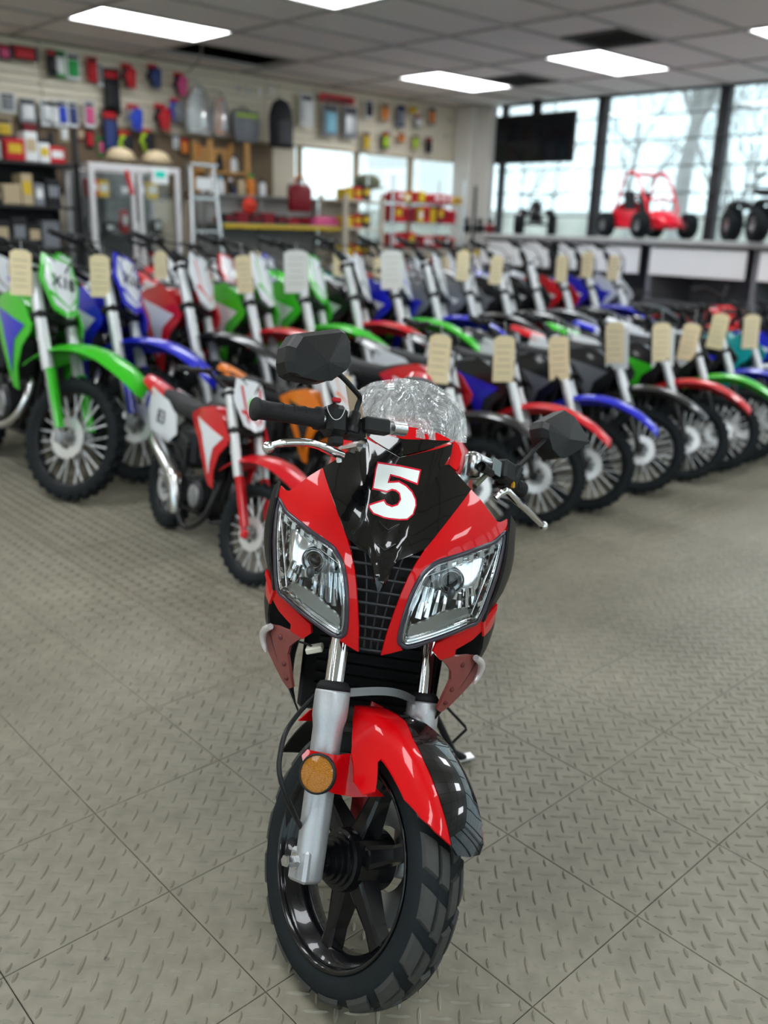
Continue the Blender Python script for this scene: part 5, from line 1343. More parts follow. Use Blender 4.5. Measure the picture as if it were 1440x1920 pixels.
# ---- gear on the slatwall
glove_pair(240, 150, C_BLK, C_RED, 'red and white riding gloves in the upper row of the slatwall')
glove_pair(288, 150, C_BLK, C_NVY, 'black and navy riding gloves in the upper row of the slatwall')
glove_pair(330, 212, C_BLU, C_GRY, 'blue and grey riding gloves below the pink pair')
glove_pair(337, 165, C_BLK, C_PNK, 'black and pink riding gloves in the upper row')
glove_pair(251, 228, C_GRY, C_BLU, 'bright blue riding gloves in the lower row', sc=1.1)
glove_pair(236, 275, C_LIM, C_BLK, 'lime and black riding gloves below the blue pair')
glove_pair(303, 228, C_BLK, C_RED, 'large red and black riding gloves in the lower row', sc=1.15)
glove_pair(276, 270, C_LIM, C_BLK, 'lime riding gloves below the red pair')
for px, py, w, h, m, m2, lab in ((45, 100, .24, .12, C_BLK, C_RED, 'black goggles with red strap hanging at the top left'), (8, 98, .10, .12, C_BLK, C_PNK, 'black and pink goggles cut off at the left edge'),
        (97, 118, .09, .22, C_BLK, C_BLK, 'black glove pack left of the green one'), (112, 120, .11, .22, C_GRN, C_WHT, 'green and white glove pack in the upper row'), (137, 125, .13, .22, C_WHT, C_GRN, 'white glove pack with green print in the upper row'), (173, 130, .10, .21, C_RED, C_RED, 'red glove pack in the upper row'), (188, 140, .05, .2, C_WHT, C_GRY, 'white pack right of the red glove pack'),
        (210, 172, .16, .40, C_BLK, C_BLK, 'long black chest protector in the upper row'), (207, 247, .16, .40, C_BLK, C_NVY, 'long black knee guard in the lower row'),
        (14, 192, .14, .16, C_WHT, C_GRY, 'white parts card at the left edge'), (52, 208, .15, .20, C_GRY, C_WHT, 'grey parts card, first of the lower card row'), (88, 212, .12, .22, C_WHT, C_SLV, 'silver parts card, second of the lower card row'), (103, 214, .09, .22, C_WHT, C_WHT, 'white parts card, third of the lower card row'), (117, 212, .10, .22, C_WHT, C_BLU, 'white and blue parts card, fourth of the lower card row'),
        (137, 214, .10, .22, C_WHT, C_NVY, 'navy parts card, fifth of the lower card row'), (168, 214, .11, .23, C_WHT, C_PNK, 'pink parts card, last of the lower card row'),
        (575, 206, .18, .33, C_WHT, C_WHT, 'white bagged kit left of the two large poster packs'), (620, 226, .22, .34, C_GRY, C_LBL, 'large light blue pack under the red header sign'), (657, 230, .21, .34, C_GRY, C_SLV, 'large silver grey pack under the red header sign'),
        (692, 205, .13, .20, C_WHT, C_BLK, 'small white pack, first right of the poster packs'), (722, 211, .13, .20, C_TAN, C_ORG, 'small tan and orange pack, second of the small upper packs'), (752, 218, .13, .24, C_NVY, C_GRY, 'navy pack, third of the small upper packs'), (775, 206, .13, .08, C_YEL, C_YEL, 'yellow pack above the small black pack'), (784, 228, .11, .14, C_BLK, C_WHT, 'small black pack below the yellow one'), (810, 218, .12, .20, C_GRY, C_ORG, 'grey and orange pack, last of the small upper packs'),
        (687, 265, .11, .22, C_TAN, C_YEL, 'tan pack, first of the small lower packs'), (723, 264, .12, .20, C_BLK, C_LIM, 'black and lime pack, second of the small lower packs'), (753, 258, .10, .10, C_ORG, C_ORG, 'orange pack, third of the small lower packs'), (779, 267, .11, .17, C_TAN, C_LIM, 'tan and lime pack, fourth of the small lower packs'), (804, 272, .11, .18, C_BLK, C_BLK, 'black pack, last of the small lower packs')):
    blister(px, py, w, h, m, m2, lab)
p = at_y(632, 186, 8.46); t = MB().box((0, 0, 0), (.50, .02, .085), bev=.004).build('header_sign', C_RED); t.location = p; tag(t, 'red header sign strip above the two large packs', 'sign')
MB().box((0, -.011, -.02), (.42, .002, .03)).build('sign_print', C_BLK, t)
# clear garment bags, pouch, backpack
for px, py, w, h, lab, inn in ((372, 205, .30, .46, 'large clear garment bag hanging from a hook', C_WHT), (413, 215, .18, .40, 'clear garment bag with coloured jersey beside the large one', C_ORG)):
    p = at_y(px, py, 8.40); t = empty('garment_bag', p); tag(t, lab, 'garment bag', 'garment bags')
    MB().loft([[Vector((w * a * k, -.03 * b * k2, z * h)) for a, b in ((-.5, -1), (.5, -1), (.5, 1), (-.5, 1))] for z, k, k2 in ((-.5, .85, .3), (-.3, 1, 1), (.1, .9, 1), (.4, .5, .5), (.5, .15, .2))]).build('bag', CLEARB, t)
    MB().loft([[Vector((w * a * k, -.018 * b, z * h)) for a, b in ((-.4, -1), (.4, -1), (.4, 1), (-.4, 1))] for z, k in ((-.45, .8), (-.1, 1), (.2, .7), (.38, .35))]).build('garment', inn, t)
    MB().tube([(0, 0, h * .49), (0, .0, h * .58), (0, .16, h * .6)], .004, 6).build('hook', C_SLV, t)
p = at_y(460, 237, 8.38); t = empty('tool_pouch', p); tag(t, 'dark grey tool pouch with lime trim left of the backpack', 'pouch')
MB().loft([[Vector((.15 * a * k, -.05 * b * k2, z)) for a, b in ((-1, -1), (1, -1), (1, 1), (-1, 1))] for z, k, k2 in ((-.15, .8, .6), (-.05, .95, 1), (.06, 1, .9), (.14, 1, .4))]).build('pouch_body', C_GRY, t)
MB().box((0, -.035, .10), (.27, .012, .03)).build('lime_trim', C_LIM, t); MB().tube([(-.08, 0, .13), (0, .04, .19), (.08, 0, .13)], .008, 6).tube([(0, .03, .185), (0, .17, .19)], .004, 6).build('strap', C_BLK, t)
p = at_y(525, 232, 8.33); t = empty('backpack', p); tag(t, 'black backpack hanging on the slatwall', 'backpack')
MB().loft([[Vector((.15 * k * cos(a), -.02 - .075 * k2 * sin(a), z)) for a in [2 * pi * i / 16 for i in range(16)]] for z, k, k2 in ((-.24, .85, .75), (-.22, .98, 1), (0, 1, 1.1), (.14, .86, .9), (.21, .6, .6), (.235, .3, .3))]).build('pack_body', mat('pack_cloth', (.022, .023, .027), .7), t)
MB().loft([[Vector((.10 * k * cos(a), -.095 - .02 * k * sin(a), z)) for a in [2 * pi * i / 12 for i in range(12)]] for z, k in ((-.20, .9), (-.02, 1), (.03, .7))]).build('front_pocket', mat('pack_pocket', (.055, .056, .062), .6), t)
for s in (-1, 1): MB().tube(cat([(.07 * s, .02, .20), (.09 * s, .06, .05), (.08 * s, .03, -.2)], 4), .012, 6).build('shoulder_strap', C_BLK, t)
MB().tube([(-.03, 0, .23), (0, .02, .27), (.03, 0, .23)], .007, 6).build('carry_loop', C_BLK, t); MB().tube([(0, .0, .262), (0, .22, .268)], .005, 6).build('hook', C_SLV, t)
# bare wire hooks
for k, (px, py) in enumerate(((450, 165), (470, 170), (490, 172), (512, 165), (845, 225), (858, 245), (838, 255))):
    p = at_y(px, py, 8.5); o = MB().tube([(0, .03, 0), (0, -.12, 0), (0, -.13, .015)], .004, 6).box((0, .03, 0), (.03, .006, .05)).build('slatwall_hook', C_SLV); o.location = p
    tag(o, ORD[k] + ' bare wire hook from the left on the slatwall', 'hook', 'bare slatwall hooks')
# brown pegboard under the slatwall with small parts on it
pb = MB().box((3.9, 8.535, 1.78), (4.6, .02, .56)).build('pegboard', mat('brown_pegboard', (.155, .11, .07), .8, noise_amt=.2, noise_scale=14)); tag(pb, 'brown pegboard strip below the slatwall', 'pegboard')
for k, (px, py, w, h, m, m2, lab) in enumerate(((8, 245, .14, .22, C_TAN, C_YEL, 'yellow and tan pack at the left edge under the slatwall'), (55, 245, .16, .16, C_BLK, C_DRED, 'black and dark red pack on the pegboard'), (120, 250, .09, .15, C_TAN, C_WHT, 'cream pack on the pegboard'), (150, 250, .08, .12, C_DRED, C_TAN, 'small dark red pack on the pegboard'),
        (168, 262, .08, .15, C_BLK, C_RED, 'black pack with red print on the pegboard'), (190, 275, .07, .16, C_GRN, C_PNK, 'green and pink pack left of the knee guard'), (345, 275, .10, .17, C_BLK, C_ORG, 'black and orange pack right of the gloves'), (330, 265, .07, .14, C_WHT, C_SLV, 'silver pack right of the red gloves'), (368, 278, .08, .18, C_TAN, C_ORG, 'tan and orange pack near the ladder'))):
    blister(px, py, w, h, m, m2, lab, 'packs on the pegboard', y=8.50)
# ---- black gondola shelving at the far left
def shelving(x0, x1, y, zs, depth, m, label, name='gondola_shelf', back=True, post=.04, top=None):
    t = empty(name, ((x0 + x1) / 2, y, 0)); tag(t, label, 'shelf unit')
    w = x1 - x0; zt = top or zs[-1] + .35
    for s in (-1, 1):
        for yy in (0, depth): MB().box((s * (w / 2 - post / 2), yy + (post / 2 if yy == 0 else -post / 2), zt / 2), (post, post, zt)).build('upright', m, t)
    if back: MB().box((0, depth - .01, zt / 2), (w - post, .012, zt - .1)).build('back_panel', m, t)
    for z in zs: MB().box((0, depth / 2, z), (w - .01, depth, .025), bev=.004).build('shelf', m, t)
    return t
DKS = mat('dark_shelf', (.022, .022, .023), .5)
p = at_y(-40, 300, 7.75); q = at_y(148, 300, 7.75)
xa, xb = p.x, q.x
shelving(xa, xb, 7.75, (.25, .62, .98, 1.32, 1.66), .5, DKS, 'dark gondola shelving full of parts at the far left', top=1.95)
R5 = random.Random(5)
pal = [C_BLK, C_BLK, C_GRY, C_TAN, C_DRED, C_RED, C_NVY, C_WHT, C_BLK, C_GRY]
palname = {C_BLK.name: 'black', C_GRY.name: 'grey', C_TAN.name: 'tan', C_DRED.name: 'dark red', C_RED.name: 'red', C_NVY.name: 'navy', C_WHT.name: 'white', C_YEL.name: 'yellow', C_PNK.name: 'pink', C_ORG.name: 'orange', C_LBL.name: 'light blue'}
lev = {.98: 'third', 1.32: 'fourth', 1.66: 'top'}
for z in (.98, 1.32, 1.66):
    x = xa + .07; k = 0
    while x < xb - .21:
        w = R5.uniform(.09, .17); h = R5.uniform(.12, .25); m = R5.choice(pal)
        if z == 1.66 and k in (1, 4, 5): m = C_RED
        box_stock('parts_carton', (x + w / 2, 7.78 + R5.uniform(.06, .1), z + .013), (w - .01, R5.uniform(.12, .2), h), m, '%s parts carton, %s from the left on the %s dark shelf' % (palname[m.name], ORD[k], lev[z]), 'carton', 'cartons on the dark shelving', strip=R5.choice([C_WHT, C_TAN, C_YEL, C_GRY]))
        x += w; k += 1
# ---- white framed glass cabinet
p = at_y(168, 300, 7.62); q = at_y(330, 308, 7.62); W_ = q.x - p.x
FRW = mat('cabinet_frame', (.62, .60, .60), .4, metal=.2)
t = empty('glass_cabinet', ((p.x + q.x) / 2, 7.62, 0)); tag(t, 'glass display cabinet with pale metal frame', 'display cabinet')
Hc = 1.69; Dc = .48; cx0 = (p.x + q.x) / 2
for sx_ in (-1, 1):
    for yy in (0, Dc): MB().box((sx_ * W_ / 2, yy, Hc / 2), (.045, .045, Hc), bev=.004).build('post', FRW, t)
for yy in (0, Dc):
    for z in (.05, Hc - .02): MB().box((0, yy, z), (W_, .04, .05)).build('rail', FRW, t)
for sx_ in (-1, 1): MB().box((sx_ * W_ / 2, Dc / 2, Hc - .02), (.04, Dc, .05)).build('rail', FRW, t)
for k in (-1, 1):
    d_ = MB().box((k * W_ / 4, -.012, Hc / 2), (W_ / 2 - .06, .005, Hc - .12)).build('door_glass', glass_mat('cabinet_glass', (.95, .97, .96), 0, .8), t)
    MB().box((k * .035, -.012, Hc / 2), (.035, .022, Hc - .1)).build('door_stile', FRW, d_)
for z in (.45, .80, 1.12, 1.42): MB().box((0, Dc / 2, z), (W_ - .06, Dc - .06, .008)).build('glass_shelf', glass_mat('cabinet_glass', (.95, .97, .96), 0, .8), t)
MB().box((0, Dc - .015, Hc / 2), (W_ - .05, .008, Hc - .1)).build('back_panel', mat('cabinet_back', (.16, .16, .16), .7), t)
for z, nm in ((.80, 'second'), (1.12, 'third'), (1.42, 'top')):
    for k in range(5):
        m = R5.choice([C_RED, C_WHT, C_BLK, C_GRY, C_YEL, C_RED, C_BLK])
        w = R5.uniform(.06, .11)
        box_stock('boxed_part', (cx0 - W_ / 2 + .09 + (W_ - .16) * k / 4.4, 7.62 + .2 + R5.uniform(-.05, .1), z + .005), (w, .08, R5.uniform(.08, .22)), m, '%s boxed part, %s from the left on the %s cabinet shelf' % (palname[m.name], ORD[k], nm), 'box', 'boxed parts in the glass cabinet')
p = at_y(243, 342, 7.59); o = MB().box((0, 0, 0), (.035, .003, .20), M=Matrix.Rotation(-.25, 4, 'Y')).build('hang_strip', C_RED); o.location = p; tag(o, 'narrow red hang strip taped to the cabinet door', 'sticker')
p = at_y(300, 330, 7.585); t = empty('shelf_sign', p); tag(t, 'white sign card with turquoise panel on the cabinet', 'sign')
MB().box((0, 0, 0), (.16, .006, .13)).build('card', C_WHT, t); MB().box((0, -.004, .012), (.10, .003, .055)).build('turquoise_panel', mat('turquoise', (.02, .58, .45), .5), t)
for k, (px, c) in enumerate(((232, C_TAN), (262, C_TAN))):
    p = at_y(px, 292, 7.85); o = MB().ball((0, 0, .07), (.13, .11, .08), 14).lathe([(.13, .05), (.15, .045), (.15, .055), (.13, .06)], 18).build('sun_hat', c); o.location = (p.x + (-.04 if k == 0 else .16), 7.84, 1.70); tag(o, ('left' if k == 0 else 'right') + ' tan sun hat lying on top of the glass cabinet', 'hat', 'hats on the cabinet')
# ---- aluminium step ladder
p = at_y(352, 302, 7.58); t = empty('step_ladder', (p.x + .17, 7.62, 0)); tag(t, 'aluminium step ladder standing open beside the cabinet', 'ladder')
LH = 1.74
MB().box((0, .02, LH), (.27, .16, .03), bev=.006).build('top_cap', ALU, t)
for s in (-1, 1):
    MB().tube([(.12 * s, 0, LH - .01), (.21 * s, -.14, 0)], .018, 8).build('front_rail', ALU, t)
    MB().tube([(.11 * s, .08, LH - .01), (.19 * s, .50, 0)], .014, 8).build('rear_rail', ALU, t)
    MB().tube([(.17 * s, -.06, 1.0), (.165 * s, .28, .95)], .006, 6).build('spreader', STEEL, t)
for k in range(5):
    z = .29 * (k + 1); f = 1 - z / LH
    MB().box((0, -.16 * f, z), (.24 + .18 * f, .075, .022)).build('step', ALU, t)
MB().box((0, -.03, 1.58), (.16, .006, .10)).build('label_plate', C_WHT, t)
# ---- wooden shelf with bits behind the ladder
p = at_y(385, 300, 8.25); q = at_y(445, 300, 8.25)
t = shelving(p.x, q.x + .1, 8.17, (.4, .8, 1.15, 1.45, 1.72), .34, mat('pine_wood', (.50, .27, .09), .6, noise_amt=.3, noise_scale=8), 'orange pine shelf unit behind the step ladder', 'wooden_shelf', top=2.02)
for k in range(6):
    z = (1.165, 1.465, 1.735)[k % 3]; m = (C_TAN, C_WHT, C_BLK, C_TAN, C_BLU, C_WHT)[k]
    jug((p.x + .12 + .17 * (k // 3) + .03 * (k % 3), 8.27, z), .17, m, C_BLK, 'small %s bottle %s the pine shelf, %s board' % (palname.get(m.name, 'blue'), 'left on' if k < 3 else 'right on', ('lower', 'middle', 'upper')[k % 3]), 'bottles on the pine shelf')
# ---- grey counter gondola with red goods
GRS = mat('grey_gondola', (.27, .27, .255), .6)
p = at_y(418, 365, 7.6); q = at_y(645, 372, 7.6); W_ = q.x - p.x; cx0 = (p.x + q.x) / 2
t = empty('grey_counter', (cx0, 7.6, 0)); tag(t, 'long grey counter shelf with yellow price strip', 'counter')
MB().box((0, .50, .75), (W_, .04, 1.50)).build('back_panel', GRS, t)
MB().box((0, .26, 1.225), (W_, .46, .03), bev=.004).build('shelf', GRS, t); MB().box((0, .26, .55), (W_, .5, .03)).build('shelf', GRS, t); MB().box((0, .25, .08), (W_, .5, .16)).build('plinth', GRS, t)
MB().box((0, .025, 1.215), (W_ * .98, .008, .035)).build('price_strip', C_YEL, t)
MB().box((0, .48, 1.505), (W_, .14, .02)).build('top_ledge', GRS, t)
for s in (-1, 0, 1): MB().box((s * (W_ / 2 - .02), .46, .75), (.035, .05, 1.5)).build('upright', GRS, t)
for k in range(5):
    x = p.x + .12 + k * .155
    box_stock('red_carton', (x, 7.72, 1.241), (.14, .1, .085 + .02 * (k % 2)), C_DRED if k % 2 else C_BLK, '%s carton at the front of the counter shelf' % (ORD[k] + ' small dark'), 'carton', 'cartons on the counter ledge', strip=C_DRED)
for k in range(7):
    x = p.x + .25 + k * .19
    box_stock('red_tray', (x, 7.92, 1.241), (.17, .2, .05 + .015 * (k % 3)), C_DRED, '%s dark red tray from the left on the counter shelf' % ORD[k], 'tray', 'dark red trays on the counter', strip=C_RED)
o = at_y(468, 386, 7.98); t = empty('round_sign', o); tag(t, 'round orange-red sign on the grey counter back', 'sign')
MB().lathe([(.0001, 0), (.085, 0), (.085, .006), (.0001, .006)], 28, Matrix.Rotation(pi / 2, 4, 'X')).build('disc', mat('sign_orange_red', (.75, .05, .02), .5), t); MB().box((0, -.008, 0), (.08, .002, .012)).build('sign_print', C_DRED, t)
o = at_y(565, 372, 7.72); t = empty('red_tool_bag', (o.x, 7.74, o.z - .13)); tag(t, 'dark red tool bag standing upright on the counter', 'bag')
MB().loft([ring_z(z, w, d) for z, w, d in ((0, .24, .12), (.02, .27, .14), (.22, .26, .13), (.26, .20, .09))]).build('bag_body', C_DRED, t)
MB().tube(cat([(-.06, 0, .25), (-.05, 0, .33), (.05, 0, .33), (.06, 0, .25)], 4), .009, 6).build('handle', C_ORG, t)
o = at_y(622, 410, 7.62); t = MB().loft([ring_z(z, w, d) for z, w, d in ((0, .34, .16), (.03, .36, .17), (.07, .33, .14), (.09, .25, .1))]).build('folded_cloth', C_PNK); t.location = (o.x, 7.74, 1.241); tag(t, 'folded pink cloth at the right end of the counter', 'cloth')
for k, (px, h, m, c) in enumerate(((432, .14, C_WHT, C_BLK), (448, .19, C_WHT, C_WHT), (462, .16, C_WHT, C_LBL), (480, .15, C_BLK, C_WHT), (500, .18, C_TAN, C_BLK), (518, .20, C_ORG, C_GRN), (540, .16, C_WHT, C_BLK), (596, .17, C_GRY, C_WHT), (612, .21, C_GRY, C_BLK), (628, .16, C_WHT, C_GRY))):
    jug((p.x + .10 + (W_ - .2) * (px - 432) / 200, 8.085, 1.516), h, m, c, '%s small bottle from the left along the counter top' % ORD[k], 'bottles along the counter top')
# ---- cream post shelf with red and yellow goods
CRM = mat('cream_shelf', (.56, .50, .40), .6)
p = at_y(648, 365, 7.58); q = at_y(715, 365, 7.58)
t = shelving(p.x, q.x + .05, 7.58, (.55, .92, 1.22, 1.5), .45, CRM, 'cream post shelf with red and yellow goods', 'cream_shelf', top=1.56)
for z, nm in ((.933, 'lower'), (1.233, 'middle'), (1.513, 'top')):
    for k in range(3):
        m = [(C_YEL, C_RED, C_BLK), (C_RED, C_PNK, C_RED), (C_BLK, C_DRED, C_RED)][int(z * 10) % 3][k]
        box_stock('goods_box', (p.x + .09 + k * .125, 7.70, z), (.11, .16, .11 + .02 * k), m, '%s box, %s on the %s cream shelf' % (palname[m.name], ORD[k], nm), 'box', 'boxes on the cream shelf', strip=C_YEL)
# ---- chrome wire rack packed with red cartons and bottles
p = at_y(738, 325, 7.62); q = at_y(872, 345, 7.62); W_ = q.x - p.x; cx0 = (p.x + q.x) / 2; Dp = .42
t = empty('wire_rack', (cx0, 7.62, 0)); tag(t, 'chrome wire rack stacked with red cartons near the corner', 'wire rack')
ZS = (.30, .72, 1.02, 1.30, 1.52)
for sx_ in (-1, 1):
    for yy in (0, Dp): MB().tube([(sx_ * W_ / 2, yy, 0), (sx_ * W_ / 2, yy, 1.80)], .014, 8).build('post', ALU, t)
for z in ZS:
    mb = MB()
    for yy in [Dp * k / 8 for k in range(9)]: mb.tube([(-W_ / 2, yy, z), (W_ / 2, yy, z)], .004, 4)
    for yy in (0, Dp): mb.tube([(-W_ / 2, yy, z - .03), (W_ / 2, yy, z - .03)], .005, 4)
    for k in range(13): mb.tube([(-W_ / 2 + W_ * k / 12, 0, z), (-W_ / 2 + W_ * k / 12, Dp, z)], .003, 4); mb.tube([(-W_ / 2 + W_ * k / 12, 0, z), (-W_ / 2 + W_ * (k + .5) / 12.5, 0, z - .03)], .003, 4)
    mb.build('wire_shelf', ALU, t)
for z, nm in ((.72, 'second'), (1.02, 'third'), (1.30, 'fourth'), (1.52, 'top')):
    x = p.x + .05; k = 0
    while x < q.x - .09 and k < 12:
        w = R5.uniform(.085, .15); m = R5.choice([C_RED, C_RED, C_RED, C_DRED, C_YEL, C_RED])
        h = R5.uniform(.12, .2) if z < 1.5 else R5.uniform(.07, .12)
        if z in (1.02, 1.30) and R5.random() < .25:
            m = R5.choice([C_LBL, C_WHT]); jug((x + w / 2, 7.74, z + .006), .19, m, C_BLU, '%s bottle, %s from the left on the %s wire shelf' % (palname[m.name], ORD[k], nm), 'bottles on the wire rack')
        else: box_stock('red_carton', (x + w / 2, 7.76 + R5.uniform(-.02, .04), z + .006), (w - .012, .2, h), m, '%s carton, %s from the left on the %s wire shelf' % (palname[m.name], ORD[k], nm), 'carton', 'cartons on the wire rack', strip=R5.choice([C_WHT, C_DRED, C_YEL]))
        x += w; k += 1
o = at_y(690, 308, 8.24); t = MB().ball((0, 0, 0), (.17, .14, .09), 16).lathe([(.15, -.06), (.21, -.07), (.21, -.06), (.15, -.045)], 20).build('camo_hat', mat('olive_cloth', (.13, .14, .09), .9, noise_amt=.5, noise_scale=20)); t.location = (o.x, 8.24, 1.735); tag(t, 'olive hat on the stand left of the wire rack', 'hat')
o = MB().lathe([(.0001, 0), (.16, 0), (.16, .02), (.02, .03), (.016, 1.63), (.06, 1.64), (.0001, 1.64)], 20).build('hat_stand', C_GRY); o.location = (at_y(690, 308, 8.24).x, 8.24, 0); tag(o, 'grey pole stand under the olive hat', 'stand')
# strapped yellow and black tie-down packs by the corner column
rk = empty('spinner_rack', (8.62, 7.72, 0)); tag(rk, 'dark spinner rack by the corner column', 'rack')
MB().lathe([(.0001, 0), (.22, 0), (.22, .02), (.02, .04), (.018, 1.75), (.0001, 1.75)], 18).build('pole', C_BLK, rk)
mb = MB()
for z in (.8, 1.1, 1.4):
    for a in range(6): mb.tube([(0, 0, z), (.24 * cos(a * pi / 3), .24 * sin(a * pi / 3), z)], .005, 5)
mb.build('arms', C_SLV, rk)
for k, (a, z, m) in enumerate(((200, 1.4, C_BLK), (240, 1.4, C_BLK), (280, 1.4, C_DRED), (200, 1.1, C_YEL), (240, 1.1, C_YEL), (290, 1.1, C_YEL), (210, .8, C_RED), (250, .8, C_YEL), (290, .8, C_BLK))):
    x, y = 8.62 + .235 * cos(radians(a)), 7.72 + .235 * sin(radians(a))
    t = empty('strap_pack', (x, y, z - .02)); tag(t, '%s strap pack, %s on the %s tier of the spinner rack' % (palname[m.name], ORD[k % 3], ('top', 'middle', 'lower')[k // 3]), 'strap pack', 'strap packs on the spinner rack')
    MB().box((0, 0, -.03), (.10, .01, .05)).build('header_card', C_BLK, t); MB().lathe([(.02, -.03), (.055, -.035), (.06, 0), (.055, .035), (.02, .03)], 16, Matrix.Translation((0, 0, -.12)) @ Matrix.Rotation(pi / 2, 4, 'X')).build('coiled_strap', m, t)
# ---- television in the window
p = at_x(1016, 262, 9.12); t = empty('television', (9.14, 7.30, 2.305)); tag(t, 'large black television hanging in front of the far window', 'television')
MB().box((0, 0, 0), (.05, 1.19, .55), bev=.01).build('case', C_BLK, t); MB().box((-.027, 0, 0), (.003, 1.15, .51)).build('screen', mat('dark_screen', (.006, .007, .009), .08), t)
MB().box((.02, 0, .40), (.04, .12, .30)).build('ceiling_bracket', C_BLK, t)
# ---- display ledge along the far windows
t = empty('display_ledge', (8.72, 2.85, 0)); tag(t, 'long white display ledge under the far windows', 'display ledge')
MB().box((0, 0, 1.185), (.92, 9.0, .05), bev=.006).build('ledge_top', mat('ledge_grey', (.42, .42, .41), .6), t)
for k in range(8): MB().box((-.42, -3.95 + 1.128 * k, 1.0), (.03, 1.0, .26), bev=.004).build('front_panel', mat('panel_white', (.88, .89, .89), .4), t)
for k in range(9): MB().box((0, -4.4 + 1.1 * k, .58), (.8, .05, 1.16)).build('support', C_GRY, t)
MB().box((.42, 0, .60), (.03, 8.9, 1.1)).build('back_board', C_GRY, t)
# ---- quad bikes
QT = MB().lathe([(.085, -.07), (.10, -.085), (.185, -.085), (.205, -.06), (.208, 0), (.205, .06), (.185, .085), (.10, .085), (.085, .07)], 26, YAX)
for k in range(18):
    for y in (-.045, .045): QT.box((0, 0, 0), (.016, .06, .03), M=Matrix.Rotation(-2 * pi * (k + (.5 if y > 0 else 0)) / 18, 4, 'Y') @ Matrix.Translation((.204, y, 0)))
QT = QT.mesh('tire', RUBBER); QR = MB().lathe([(.0001, -.05), (.06, -.05), (.085, -.075), (.092, -.07), (.09, .07), (.06, .05), (.0001, .05)], 20, YAX).mesh('rim', ENGS)
Q = {}
Q['quad_frame'] = (MB().box((0, 0, .30), (.9, .26, .10), bev=.03).tube([(.5, -.2, .22), (.62, 0, .28), (.5, .2, .22)], .018, 8).tube([(.6, -.15, .40), (.66, 0, .44), (.6, .15, .40)], .014, 8).tube([(.38, -.33, .21), (.38, .33, .21)], .02, 8).tube([(-.42, -.33, .21), (-.42, .33, .21)], .022, 8), FRAMEB)
Q['engine'] = (MB().box((0, 0, .34), (.34, .24, .2), bev=.04), ENGM)
Q['seat'] = (MB().loft([ring(.08, .06, .60, .66, p=3), ring(0, .10, .56, .66, p=3), ring(-.3, .12, .57, .67, p=3), ring(-.5, .10, .60, .68, p=3), ring(-.56, .06, .62, .67, p=3)]), SEATM)
Q['hood'] = (MB().loft([ring(.62, .10, .42, .48), ring(.55, .15, .42, .58), ring(.35, .13, .44, .68), ring(.15, .10, .46, .66)]), REDP_)
def qf(x, s): return smooth_rows([(x + .27, .40, .07), (x + .16, .50, .09), (x, .53, .10), (x - .16, .50, .09), (x - .27, .41, .07)])
for i, (x, s) in enumerate(((.38, 1), (.38, -1), (-.42, 1), (-.42, -1))):
    mb = shell(qf(x, s), arch=.02)
    for v in mb.v: v.y += s * .29
    Q['fender%d' % i] = (mb, REDP_)
Q['handlebar'] = (MB().tube(cat([(.12, -.34, .80), (.16, -.2, .82), (.22, -.06, .76), (.22, .06, .76), (.16, .2, .82), (.12, .34, .80)], 5), .012, 8).tube([(.24, 0, .62), (.21, 0, .76)], .02, 8).tube([(.14, .24, .81), (.115, .35, .80)], .018, 8).tube([(.14, -.24, .81), (.115, -.35, .80)], .018, 8), FRAMEB)
Q['front_bumper'] = (MB().tube(cat([(.55, -.2, .30), (.70, -.14, .34), (.72, 0, .42), (.70, .14, .34), (.55, .2, .30)], 5), .015, 8), FRAMEB)
Q['rear_rack'] = (MB().tube([(-.5, -.16, .70), (-.72, -.14, .72), (-.72, .14, .72), (-.5, .16, .70)], .011, 6).tube([(-.6, -.15, .71), (-.6, .15, .71)], .009, 6), FRAMEB)
Q = {k: mb.mesh(k.rstrip('0123'), m) for k, (mb, m) in Q.items()}
def quad(x, y, z, head, m, label, sc=1.0):
    r = empty('quad_bike'); r.matrix_world = Matrix.Translation((x, y, z)) @ Matrix.Rotation(radians(head), 4, 'Z') @ Matrix.Scale(sc, 4)
    tag(r, label, 'quad bike', 'quad bikes')
    for k, me in Q.items():
        o = link_obj(k.rstrip('0123'), me, r)
        if k in ('hood',) or k.startswith('fender'): o.material_slots[0].link = 'OBJECT'; o.material_slots[0].material = m
    for (wx, wy) in ((.38, .36), (.38, -.36), (-.42, .36), (-.42, -.36)):
        o = link_obj('tire', QT, r); o.location = (wx, wy, .208); link_obj('rim', QR, o)
quad(6.70, 2.60, 0, -90, REDP_, 'red quad bike on the floor nearest the right picture edge')
quad(7.76, 2.60, 0, -90, BLK, 'black quad bike on the floor at the right before the ledge')
quad(7.78, 4.20, 0, -90, REDP_, 'red quad bike on the floor before the white ledge panels')
quad(7.78, 5.80, 0, -90, BLUE, 'blue quad bike on the floor before the white ledge panels')
quad(8.66, 6.80, 1.216, 215, BLK, 'small black quad bike displayed on the window ledge', .52)
quad(8.66, 4.02, 1.217, 230, BLK, 'black quad bike on the window ledge at the right edge', .72)
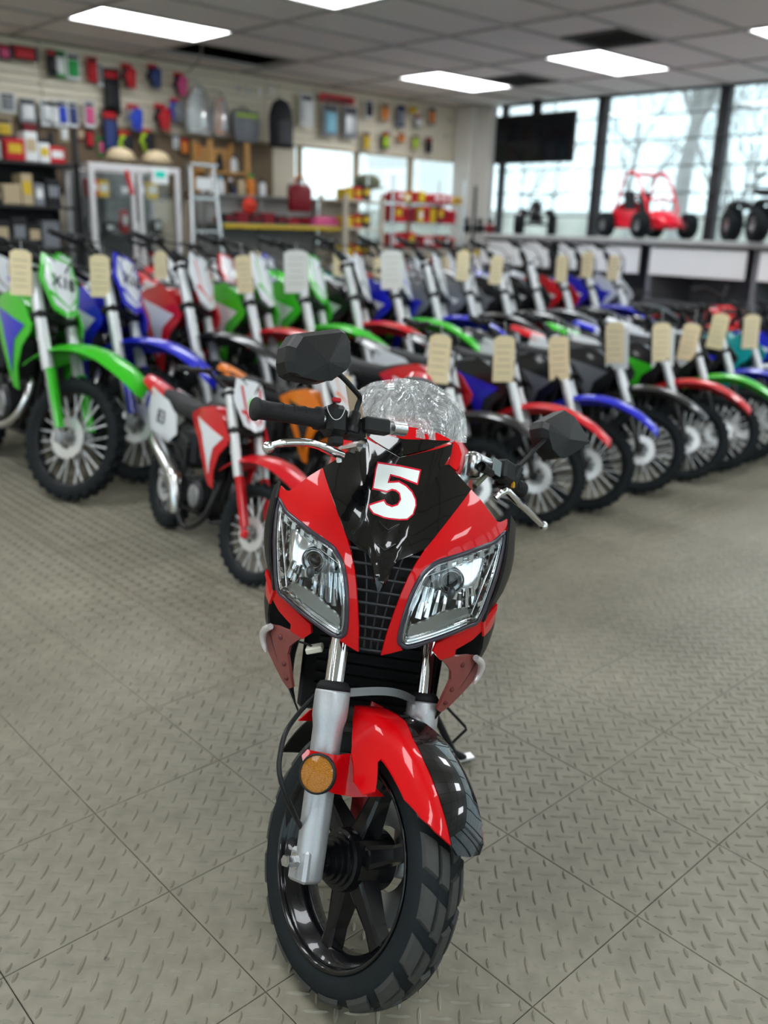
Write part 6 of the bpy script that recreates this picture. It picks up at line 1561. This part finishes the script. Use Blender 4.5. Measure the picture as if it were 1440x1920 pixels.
# ---- red go-kart on the ledge
k_ = empty('go_kart'); k_.matrix_world = Matrix.Translation((8.70, 5.38, 1.217)) @ Matrix.Rotation(radians(244), 4, 'Z') @ Matrix.Scale(.60, 4); tag(k_, 'red go-kart with roll cage displayed on the window ledge', 'go-kart')
KR = mat('kart_red', (.80, .012, .035), .3, coat=.5)
MB().tube([(.75, -.25, .2), (.75, .25, .2), (-.6, .35, .2), (-.6, -.35, .2), (.75, -.25, .2)], .024, 8).tube([(.1, -.38, .22), (-.3, -.42, .24)], .024, 8).tube([(.1, .38, .22), (-.3, .42, .24)], .024, 8).build('chassis', KR, k_)
for s in (-1, 1):
    MB().tube(cat([(.55, .26 * s, .22), (.35, .30 * s, .62), (.0, .30 * s, 1.02), (-.3, .30 * s, 1.06), (-.45, .32 * s, .7), (-.6, .34 * s, .22)], 5), .022, 8).build('roll_cage_tube', KR, k_)
    MB().box((-.1, .40 * s, .30), (.75, .03, .30), bev=.01).build('side_panel', KR, k_)
for x, z in ((.0, 1.02), (-.3, 1.06), (.35, .62), (-.45, .7)): MB().tube([(x, -.30, z), (x, .30, z)], .02, 8).build('cross_tube', KR, k_)
MB().loft([ring(.85, .12, .18, .26), ring(.75, .22, .18, .36), ring(.5, .26, .20, .46), ring(.3, .24, .24, .44)]).build('nose_panel', KR, k_)
MB().loft([ring(-.55, .28, .22, .62), ring(-.80, .24, .25, .56)]).build('engine_cover', KR, k_)
for s in (-1, 1):
    MB().loft([[Vector((x, s * .15 + .11 * a, z + b)) for a, b in ((-1, -.03), (1, -.03), (1, .03), (-1, .03))] for x, z in ((.0, .30), (-.25, .28), (-.32, .40), (-.40, .75))], smooth=False).build('seat', SEATM, k_)
MB().lathe([(.12, -.012), (.135, 0), (.12, .012)], 20, Matrix.Translation((.18, .13, .55)) @ Matrix.Rotation(radians(-60), 4, 'Y'), close=True).tube([(.18, .13, .55), (.4, .1, .38)], .012, 6).build('steering_wheel', C_BLK, k_)
for x, y in ((.55, .46), (.55, -.46), (-.5, .50), (-.5, -.50)):
    o = link_obj('tire', QT, k_); o.location = (x, y, .208); link_obj('rim', QR, o)
for x in (.55, -.5): MB().tube([(x, -.42, .208), (x, .42, .208)], .018, 8).build('axle', STEEL, k_)
